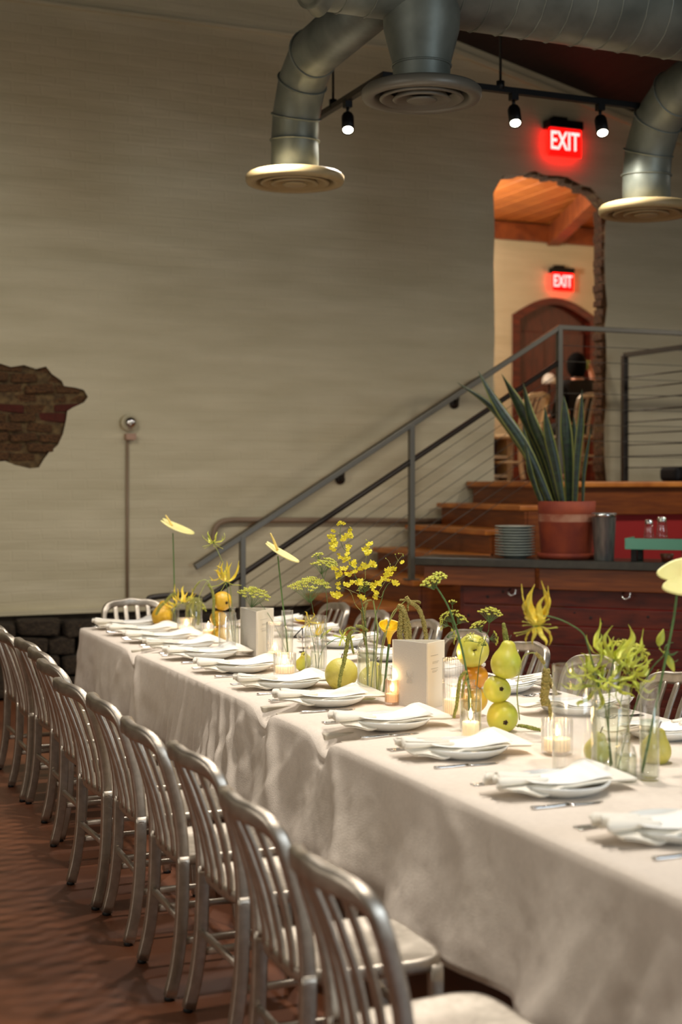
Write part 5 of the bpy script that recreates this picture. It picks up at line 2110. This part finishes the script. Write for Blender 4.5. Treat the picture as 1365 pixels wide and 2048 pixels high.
dill([(384, 1255), (380, 1225), (376, 1212)], dep(1262) + 0.05, [(384, 1205, 0, 0.06, UP + RIGHT * 0.2, 26), (398, 1212, 0, 0.05, UP + RIGHT * 0.7, 20)], 'pale dill heads in the wide vase at the table end', 0.002, 0.0036)
dill([(735, 1380), (733, 1260), (731, 1190)], dep(1397) + 0.05, [(733, 1172, 0, 0.034, UP * 0.9 + RIGHT * 0.2, 16), (724, 1178, 0.01, 0.024, UP - RIGHT * 0.6, 10)], 'dark green dill head behind the orchid stems', 0.0015, 0.0020)


# ---------------------------------------------------------------- amaranth tassels
def tassel(p, pts, r, seed, bump=0.45):
    rn = random.Random(seed)
    P_ = catmull(pts, 10)
    n = len(P_)
    p.tube(P_, [r * (0.55 + 0.45 * sin(pi * (0.12 + 0.75 * i / (n - 1)))) * (0.9 + 0.2 * rn.random()) for i in range(n)], seg=8)
    tot = max(40, int(n * 9))
    for k in range(tot):
        i = rn.randrange(0, n - 1)
        q = P_[i].lerp(P_[i + 1], rn.random())
        d = (P_[i + 1] - P_[i]).normalized()
        u, v = basis(d)
        a = rn.uniform(0, 2 * pi)
        rad = r * (0.55 + 0.45 * sin(pi * (0.12 + 0.75 * i / (n - 1))))
        p.blob(q + (u * cos(a) + v * sin(a)) * rad, r * bump * rn.uniform(0.6, 1.1))


def amaranth(stem_px, z, strands, label, m='amaranth', sr=0.0024):
    stem = path_px(stem_px, z)
    t = thing('amaranth_stem', label, 'flower', stem[0])
    stem_part(t, stem, sr, M['stem_pale'], taper=0.8)
    for i, (pts, r) in enumerate(strands):
        p = MB()
        tassel(p, path_px(pts, z), r, i + int(pts[0][0]))
        obj('tassel', p, M[m], t, world=True, kind='stuff')
    return t


z = dep(1397)
amaranth([(757, 1382), (762, 1310), (771, 1262), (790, 1226), (804, 1208), (815, 1198)], z + 0.06,
         [([(813, 1194), (820, 1204), (833, 1212), (842, 1226), (849, 1250), (853, 1275), (856, 1300)], 0.0085), ([(800, 1200), (812, 1200), (822, 1203), (836, 1203), (842, 1206)], 0.0045), ([(818, 1204), (816, 1214), (817, 1222)], 0.004)],
         'olive amaranth arching above the front menu stand, right tassel')
amaranth([(760, 1382), (766, 1300), (782, 1235), (795, 1216), (803, 1216)], z + 0.05,
         [([(796, 1212), (804, 1216), (810, 1232), (812, 1255), (816, 1290)], 0.011), ([(803, 1222), (802, 1245), (800, 1268), (804, 1290)], 0.010), ([(806, 1218), (814, 1236), (819, 1256), (820, 1280)], 0.008)],
         'thick olive amaranth cluster hanging behind the calla lily')
amaranth([(738, 1382), (734, 1310), (728, 1270), (712, 1262), (700, 1268)], z,
         [([(706, 1262), (698, 1272), (694, 1295), (688, 1325), (682, 1350), (678, 1376)], 0.0075), ([(700, 1266), (704, 1290), (708, 1308)], 0.0045), ([(690, 1262), (700, 1256), (712, 1258)], 0.005), ([(712, 1252), (724, 1254), (736, 1262)], 0.006)],
         'green-gold amaranth strand trailing over the pomelo', 'amaranth_green')
amaranth([(736, 1388), (738, 1330), (733, 1280)], z + 0.01,
         [([(732, 1290), (729, 1262), (727, 1235), (726, 1215)], 0.0075), ([(728, 1232), (731, 1215), (735, 1205)], 0.005), ([(726, 1208), (734, 1202), (744, 1200)], 0.0035)],
         'upright amaranth spike rising among the orchid stems')
z = dep(1463)
amaranth([(1040, 1440, 0.2), (1035, 1380, 0.2), (1046, 1318, 0.1), (1062, 1306, 0.05), (1076, 1310), (1086, 1326), (1094, 1340)], z - 0.2,
         [([(1072, 1306), (1082, 1316), (1090, 1328)], 0.006), ([(1094, 1338), (1092, 1365), (1090, 1395), (1092, 1410)], 0.0135), ([(1098, 1350), (1106, 1372), (1114, 1390)], 0.006), ([(1098, 1400), (1101, 1420), (1102, 1440)], 0.0055)],
         'green amaranth arching right of the pear stack')
p_ = amaranth([(1012, 1315), (1010, 1280), (1008, 1250)], z + 0.05, [([(1012, 1292), (1010, 1268), (1008, 1246)], 0.0065), ([(1018, 1290), (1014, 1270), (1010, 1252)], 0.005)], 'pale amaranth spike behind the topmost pear', 'amaranth_green')
amaranth([(942, 1440), (940, 1390), (930, 1350), (922, 1352)], z - 0.0, [([(934, 1342), (922, 1355), (917, 1385), (914, 1410), (908, 1436)], 0.006), ([(936, 1350), (928, 1370), (925, 1395)], 0.004)],
         'thin green amaranth hanging beside the bottle behind the candle', 'amaranth_green')
amaranth([(1032, 1452), (1040, 1452)], z, [([(1036, 1451), (1052, 1453), (1068, 1457), (1082, 1460)], 0.0062)], 'short amaranth piece lying on the cloth by the nearest votive', 'amaranth_green')
z = dep(1262)
amaranth([(388, 1255), (392, 1215), (400, 1190), (415, 1163), (428, 1160)], z,
         [([(392, 1196), (386, 1212), (385, 1235), (386, 1252)], 0.010), ([(398, 1196), (398, 1220), (396, 1250)], 0.010), ([(384, 1200), (376, 1215), (374, 1236)], 0.009), ([(330, 1206), (338, 1196), (345, 1190), (352, 1186)], 0.008), ([(312, 1230), (320, 1214), (332, 1204)], 0.008)],
         'drooping lime amaranth around the wide vase at the table end', 'amaranth_green')
amaranth([(430, 1290, 0.0), (428, 1240), (424, 1180), (412, 1160), (396, 1166), (386, 1182)], 8.0, [([(416, 1168), (424, 1180), (428, 1200), (427, 1230), (430, 1252)], 0.007), ([(400, 1163), (392, 1172), (386, 1184)], 0.004)],
         'pale amaranth looping over the far yellow quince stack', 'amaranth_green')

# ---------------------------------------------------------------- calla lily
z = dep(1391)
stem = path_px([(768, 1384), (772, 1350), (776, 1310), (779, 1285)], z)
t = thing('calla_lily', 'single bright yellow calla lily left of the front menu stand', 'flower', stem[0])
stem_part(t, stem, 0.0055, M['stem'], taper=0.9)
ca, cb = at(779, 1288, z), at(778, 1246, z)
axc = (cb - ca).normalized()
sdr = (RIGHT - axc * RIGHT.dot(axc)).normalized()
fw_ = axc.cross(sdr)
if fw_.dot(FWD) > 0:
    fw_ = -fw_                                 # towards the camera side
H_ = (cb - ca).length
p = MB()


def calla(u, v):
    a = (v - 0.5) * 2 * pi * 0.97 + pi / 2
    r_ = 0.0052 + 0.046 * u ** 2.2 * (1 - 0.25 * max(0, u - 0.8) / 0.2)
    back = 0.5 - 0.5 * sin(a)                  # 1 at the back
    z_ = H_ * (u * (0.80 + 0.30 * back) + 0.05 * u ** 3 * back)
    pt = ca + axc * z_ + sdr * cos(a) * r_ * (1.05 + 0.35 * max(0, cos(a)) * u ** 3) + fw_ * (sin(a) * r_ * 0.9)
    return pt - axc * (0.010 * u ** 6 * max(0, sin(a))) - UP * 0.006 * u ** 5 * max(0, cos(a))


p.grid(calla, 16, 32)
obj('spathe', p, M['calla'], t, world=True, solid=0.0018)
p = MB()
p.tube([ca + axc * 0.02, ca + axc * (H_ * 0.55), ca + axc * (H_ * 0.86)], [0.004, 0.0045, 0.002], seg=8)
obj('spadix', p, M['spadix'], t, world=True)

# ---------------------------------------------------------------- orchid spray
z = dep(1397)
ox = lambda a, b_: (660 + a / 6.825, 1020 + b_ / 6.825)
spr = thing('orchid_spray', 'tall branching spray of tiny yellow orchids in the domed bottle', 'flower', at(737, 1390, z))
lines = [[(530, 2520), (505, 2100), (495, 1800), (490, 1600), (455, 1390), (440, 1280), (410, 1150), (400, 1030), (360, 930), (310, 800), (270, 690), (240, 580), (190, 530), (150, 430), (140, 330), (150, 200)],
         [(440, 1390), (350, 1290), (300, 1150), (240, 1080), (150, 1050), (110, 1000)], [(240, 1080), (330, 1120), (400, 1150)], [(300, 880), (200, 900), (120, 960)],
         [(150, 330), (100, 310), (70, 270), (50, 300)], [(150, 430), (110, 410), (60, 440)], [(230, 560), (240, 470), (250, 400), (270, 300)],
         [(560, 2450), (600, 2000), (620, 1500), (650, 1370), (700, 1250), (745, 1100), (795, 1010), (850, 985)], [(670, 1110), (760, 970), (830, 850), (900, 750), (940, 680), (975, 640), (1000, 600), (940, 590)],
         [(840, 840), (820, 740), (800, 690), (765, 660)], [(330, 720), (400, 800), (480, 760), (590, 740)], [(485, 940), (487, 800), (500, 640), (520, 540), (540, 450), (500, 405)], [(400, 1030), (460, 960), (485, 940)],
         [(90, 760), (60, 650), (40, 580)], [(630, 1160), (700, 1190), (735, 1100)], [(940, 700), (910, 650), (895, 610)]]
rn = random.Random(4)
for i, ln in enumerate(lines):
    pts = [at(*ox(a, b_), z + (0.02 * sin(i * 2.3) * (k / len(ln)))) for k, (a, b_) in enumerate(ln)]
    P_ = catmull(pts, 4)
    p = MB()
    r0 = 0.0022 if i in (0, 7) else 0.0010
    p.tube(P_, [r0 * (1 - 0.6 * k / len(P_)) for k in range(len(P_))], seg=6)
    obj('branch', p, M['stem'] if i in (0, 7) else M['stem_pale'], spr, world=True)


def floret_mesh(seed):
    rn = random.Random(seed)
    b = MB()
    # broad two-lobed lip
    def lip(u, v):
        a = (v - 0.5) * pi * 1.25 - pi / 2
        lobed = 1 - 0.30 * exp(-((v - 0.5) / 0.09) ** 2)
        r_ = 0.013 * u * lobed
        return Vector((r_ * cos(a) * 1.15, -0.002 + 0.0025 * sin(v * 26 + seed) * u * u + 0.002 * u, r_ * sin(a)))
    b.grid(lip, 5, 18)
    for a in (0.35, 1.2, 1.95, 2.8, pi * 1.5):
        L_ = 0.008 if a < 4 else 0.004
        d = Vector((cos(a), -0.15, sin(a)))
        sd_ = Vector((-sin(a), 0, cos(a)))
        b.grid(lambda u, v, d=d, sd_=sd_, L_=L_: d * L_ * u + sd_ * 0.0028 * (v - 0.5) * 2 * sin(pi * min(0.97, u * 0.9 + 0.1)), 3, 2)
    b.blob((0, -0.003, 0), 0.0022)
    return b.mesh('floret', M['orchid'])


fl = [floret_mesh(k) for k in range(4)]
spots = [(140, 160), (185, 175), (120, 185), (50, 280), (200, 365), (240, 330), (285, 310), (185, 395), (285, 360), (270, 270), (20, 350), (50, 400), (40, 440), (60, 480), (80, 450), (45, 520), (250, 500), (270, 480), (240, 540), (235, 590),
         (170, 650), (215, 640), (130, 640), (200, 690), (245, 660), (120, 600), (330, 690), (350, 720), (300, 720), (330, 750), (70, 790), (120, 870), (150, 840), (110, 900), (190, 790), (230, 780), (250, 870), (290, 850), (230, 860), (345, 830),
         (310, 970), (280, 1000), (400, 960), (420, 1000), (360, 990), (235, 1010), (110, 1000), (120, 1060), (60, 1150), (90, 1170), (45, 1130), (130, 1140), (420, 790), (400, 795), (480, 740), (500, 760), (450, 740), (590, 710), (600, 750), (575, 740),
         (510, 510), (470, 530), (520, 560), (510, 595), (540, 455), (780, 820), (820, 800), (820, 870), (760, 900), (740, 930), (800, 950), (770, 860), (890, 970), (905, 1000), (870, 790), (985, 705), (610, 1010), (590, 1040), (680, 1010), (660, 990), (630, 1150), (620, 1190), (640, 1120), (690, 970), (430, 1170), (455, 1195), (600, 1090)]
for k, (a, b_) in enumerate(spots):
    q = at(*ox(a, b_), z + rn.uniform(-0.02, 0.02)) - spr.location
    inst('floret', fl[k % 4], spr, q, (rn.uniform(-0.5, 0.5), rn.uniform(-0.6, 0.6), -YAW + rn.uniform(-1.0, 1.0)), rn.uniform(0.75, 1.25))
p = MB()
for a, b_ in ((60, 655), (895, 605), (940, 595), (1000, 605), (1003, 625), (765, 660), (825, 740), (497, 407), (275, 235)):
    p.blob(at(*ox(a, b_), z), 0.0028)
obj('bud', p, M['lime_petal'], spr, world=True)
# leafless cut stem beside the spray
stem = path_px([(755, 1384), (752, 1320), (756, 1262), (751, 1225), (747, 1201)], z + 0.03)
t = thing('cut_stem', 'bare pale green cut stem standing beside the orchid spray', 'stem', stem[0])
stem_part(t, stem, 0.0042, M['stem_pale'], taper=0.8)

# ================================================================== BACK ROOM PEOPLE AND FURNITURE
cc = Vector((7.80, 12.25, PLAT))
dup(first, cc + Vector((0, -0.0, 0)), pi / 2 + 0.1, 'brushed metal chair in the back room, person in black seated on it')
make_chair('cream painted slat-back chair in the back room, by the arched door', M['cream_wood'], (7.22, 12.5, PLAT), pi / 2 + 0.45, None, 'cream_chair')
# low shelf unit
su = thing('shelf_unit', 'low cream-framed shelf unit just inside the arched opening', 'shelf', (6.85, 12.7, PLAT), -0.1)
for zz in (0.05, 0.24, 0.45):
    p = MB()
    p.box((0, 0, zz), (0.62, 0.3, 0.03))
    obj('shelf_board', p, M['cream_wood'], su, bevel=0.004)
for xx in (-0.31, -0.02, 0.31):
    p = MB()
    p.box((xx, 0, 0.235), (0.035, 0.3, 0.47))
    obj('upright', p, M['cream_wood'], su, bevel=0.004)
p = MB()
p.box((0, 0.14, 0.24), (0.6, 0.015, 0.44))
obj('back_board', p, M['wood_dark'], su)
# floor lamp
fxl = bx(1099, 13.7)
flp = thing('floor_lamp', 'floor lamp with white dome shade in front of the dark door', 'lamp', (fxl, 13.7, PLAT))
p = MB()
p.lathe([(0, 0), (0.13, 0), (0.13, 0.015), (0.02, 0.025), (0, 0.025)], 24)
obj('base', p, M['black_metal'], flp)
p = MB()
p.tube([(0, 0, 0.02), (0, 0, 1.10)], 0.011, seg=8)
obj('pole', p, M['black_metal'], flp)
p = MB()
p.lathe([(0.078, 1.08), (0.074, 1.13), (0.058, 1.17), (0.03, 1.195), (0, 1.20)], 24)
obj('shade', p, M['white'], flp, solid=0.004)

# seated person in black, back to the camera, right forearm raised with a drink
per = thing('person', 'person in black seated with back turned in the back room, raising a green drink', 'person', cc, 0.0)


def skin_body(name, verts, edges, m, parent, sub=2):
    me_ = bpy.data.meshes.new(name)
    me_.from_pydata([v[0] for v in verts], edges, [])
    o_ = bpy.data.objects.new(name, me_)
    COL.objects.link(o_)
    md = o_.modifiers.new('skin', 'SKIN')
    md.use_smooth_shade = True
    if not me_.skin_vertices:
        bm_ = bmesh.new()
        bm_.from_mesh(me_)
        bm_.verts.layers.skin.verify()
        bm_.to_mesh(me_)
        bm_.free()
    for i, v in enumerate(verts):
        r_ = v[1] if hasattr(v[1], '__len__') else (v[1], v[1])
        me_.skin_vertices[0].data[i].radius = r_
        me_.skin_vertices[0].data[i].use_root = (i == 0)
    s_ = o_.modifiers.new('sub', 'SUBSURF')
    s_.levels = sub
    s_.render_levels = sub
    bpy.context.view_layer.update()
    dg = bpy.context.evaluated_depsgraph_get()
    nm = bpy.data.meshes.new_from_object(o_.evaluated_get(dg))
    o_.modifiers.clear()
    o_.data = nm
    nm.materials.clear()
    nm.materials.append(m)
    for pl_ in nm.polygons:
        pl_.use_smooth = True
    o_.parent = parent
    return o_


def body_lists(g):
    V = [((0, 0.0, 0.55), (0.135 + g, 0.105 + g)),        # 0 pelvis
         ((0, 0.02, 0.72), (0.125 + g, 0.095 + g)), ((0, 0.03, 0.90), (0.145 + g, 0.10 + g)), ((0, 0.03, 0.985), (0.10 + g, 0.075 + g)),   # 1-3 torso
         ((0, 0.045, 1.05), (0.052, 0.052)), ((0, 0.055, 1.11), (0.055, 0.058)), ((0, 0.065, 1.185), (0.073, 0.085)), ((0, 0.06, 1.25), (0.06, 0.07)),   # 4-7 neck, head
         ((0.165, 0.03, 0.965), 0.058 + g), ((0.285, 0.09, 0.79), 0.044 + g), ((0.282, 0.17, 0.98), 0.034 + g * 0.5), ((0.27, 0.20, 1.10), 0.026),     # 8-11 right arm raised
         ((-0.165, 0.03, 0.965), 0.058 + g), ((-0.225, 0.05, 0.72), 0.045 + g), ((-0.15, 0.27, 0.66), 0.034 + g * 0.5), ((-0.10, 0.36, 0.68), 0.026),   # 12-15 left arm
         ((0.10, 0.10, 0.53), 0.085 + g), ((0.13, 0.44, 0.50), 0.060 + g), ((0.13, 0.44, 0.26), 0.050 + g), ((0.13, 0.42, 0.06), 0.034), ((0.13, 0.53, 0.035), 0.032),
         ((-0.10, 0.10, 0.53), 0.085 + g), ((-0.13, 0.44, 0.50), 0.060 + g), ((-0.13, 0.44, 0.26), 0.050 + g), ((-0.13, 0.42, 0.06), 0.034), ((-0.13, 0.53, 0.035), 0.032)]
    E = [(0, 1), (1, 2), (2, 3), (3, 4), (4, 5), (5, 6), (6, 7), (2, 8), (8, 9), (9, 10), (10, 11), (2, 12), (12, 13), (13, 14), (14, 15),
         (0, 16), (16, 17), (17, 18), (18, 19), (19, 20), (0, 21), (21, 22), (22, 23), (23, 24), (24, 25)]
    return V, E


V, E = body_lists(0.0)
# right hand around the glass and left hand, each finger its own chain from the palm
def hand(Vl, El, wrist, d, palm_n, side, curl):
    base_i = len(Vl)
    w0 = Vector(Vl[wrist][0])
    d = Vector(d).normalized()
    pn = Vector(palm_n).normalized()
    sdv = d.cross(pn) * side
    Vl.append((tuple(w0 + d * 0.05), (0.030, 0.016)))
    El.append((wrist, base_i))
    for k, (o_, L_) in enumerate(((-0.028, 0.062), (-0.010, 0.075), (0.009, 0.070), (0.027, 0.055))):
        b0 = w0 + d * 0.085 + sdv * o_
        j1 = b0 + d * L_ * 0.45 + pn * L_ * 0.25 * curl
        j2 = j1 + d * L_ * 0.15 + pn * L_ * 0.55 * curl
        i0 = len(Vl)
        Vl += [(tuple(b0), 0.0095), (tuple(j1), 0.0085), (tuple(j2), 0.007)]
        El += [(base_i, i0), (i0, i0 + 1), (i0 + 1, i0 + 2)]
    i0 = len(Vl)
    t0 = w0 + d * 0.035 - sdv * 0.034
    Vl += [(tuple(t0), 0.0105), (tuple(t0 + d * 0.028 - sdv * 0.012 + pn * 0.02 * curl), 0.0088)]
    El += [(base_i, i0), (i0, i0 + 1)]


hand(V, E, 11, (-0.10, 0.25, 0.95), (-0.9, 0.4, -0.2), 1, 0.9)
hand(V, E, 15, (0.5, 0.85, 0.0), (0.2, 0.0, -1), -1, 0.4)
body = skin_body('body', V, E, M['skin'], per)
V2, E2 = body_lists(0.014)
keep = [0, 1, 2, 3, 8, 9, 12, 13, 14]
idx = {k: i for i, k in enumerate(keep)}
skin_body('shirt', [V2[k] for k in keep], [(idx[a], idx[b_]) for a, b_ in E2 if a in idx and b_ in idx], M['black_cloth'], per)
V3, E3 = body_lists(0.016)
keep = [0, 16, 17, 18, 19, 21, 22, 23, 24]
idx = {k: i for i, k in enumerate(keep)}
V3 = list(V3)
skin_body('trousers', [V3[k] for k in keep], [(idx[a], idx[b_]) for a, b_ in E3 if a in idx and b_ in idx], M['black_cloth'], per)
p = MB()


def hairf(u, v):
    a = 2 * pi * v
    th = u * pi * 0.80
    fr_ = max(0, sin(a))                       # +y is the face
    th *= (1 - 0.38 * fr_)
    return Vector((0.093 * sin(th) * cos(a), 0.060 + 0.105 * sin(th) * sin(a) - 0.008, 1.175 + 0.122 * cos(th) - (0.07 * max(0, u - 0.6) * (1 - fr_))))


p.grid(hairf, 12, 24)
obj('hair', p, M['hair'], per, solid=0.012)
# face: eyes, nose, mouth, ears (turned away from the camera)
p = MB()
for sx in (-1, 1):
    p.ball((sx * 0.029, 0.142, 1.185), 0.0115, 8, 6)
obj('eyes', p, M['white'], per)
p = MB()
p.tube([(0, 0.145, 1.20), (0, 0.160, 1.175), (0, 0.168, 1.155), (0, 0.148, 1.146)], [0.006, 0.009, 0.012, 0.006], seg=8)
for sx in (-1, 1):
    p.ball((sx * 0.077, 0.062, 1.175), (0.008, 0.020, 0.030), 8, 6)
obj('nose_and_ears', p, M['skin'], per)
p = MB()
p.tube([(-0.024, 0.142, 1.122), (0, 0.151, 1.120), (0.024, 0.142, 1.122)], [0.003, 0.006, 0.003], seg=6)
obj('mouth', p, mat('lips', (170, 90, 84), 0.5), per)
# the drink in the raised hand
hw = Vector((0.27, 0.20, 1.10)) + Vector((-0.10, 0.25, 0.95)).normalized() * 0.095 + Vector((-0.9, 0.4, -0.2)).normalized() * 0.03
c = cc + hw
dr_ = thing('drinking_glass', 'round glass of lime-green drink raised by the person in black', 'glass', c)
p = MB()
p.lathe([(0, -0.045), (0.03, -0.044), (0.04, -0.01), (0.045, 0.03), (0.043, 0.06), (0.041, 0.06), (0.042, 0.03), (0.036, -0.01), (0.026, -0.038), (0, -0.04)], 20)
obj('bowl', p, M['glass'], dr_)
p = MB()
p.lathe([(0, -0.038), (0.025, -0.037), (0.035, -0.01), (0.041, 0.03), (0.040, 0.05), (0, 0.05)], 20)
obj('drink', p, M['lime_drink'], dr_, label='lime-green drink')
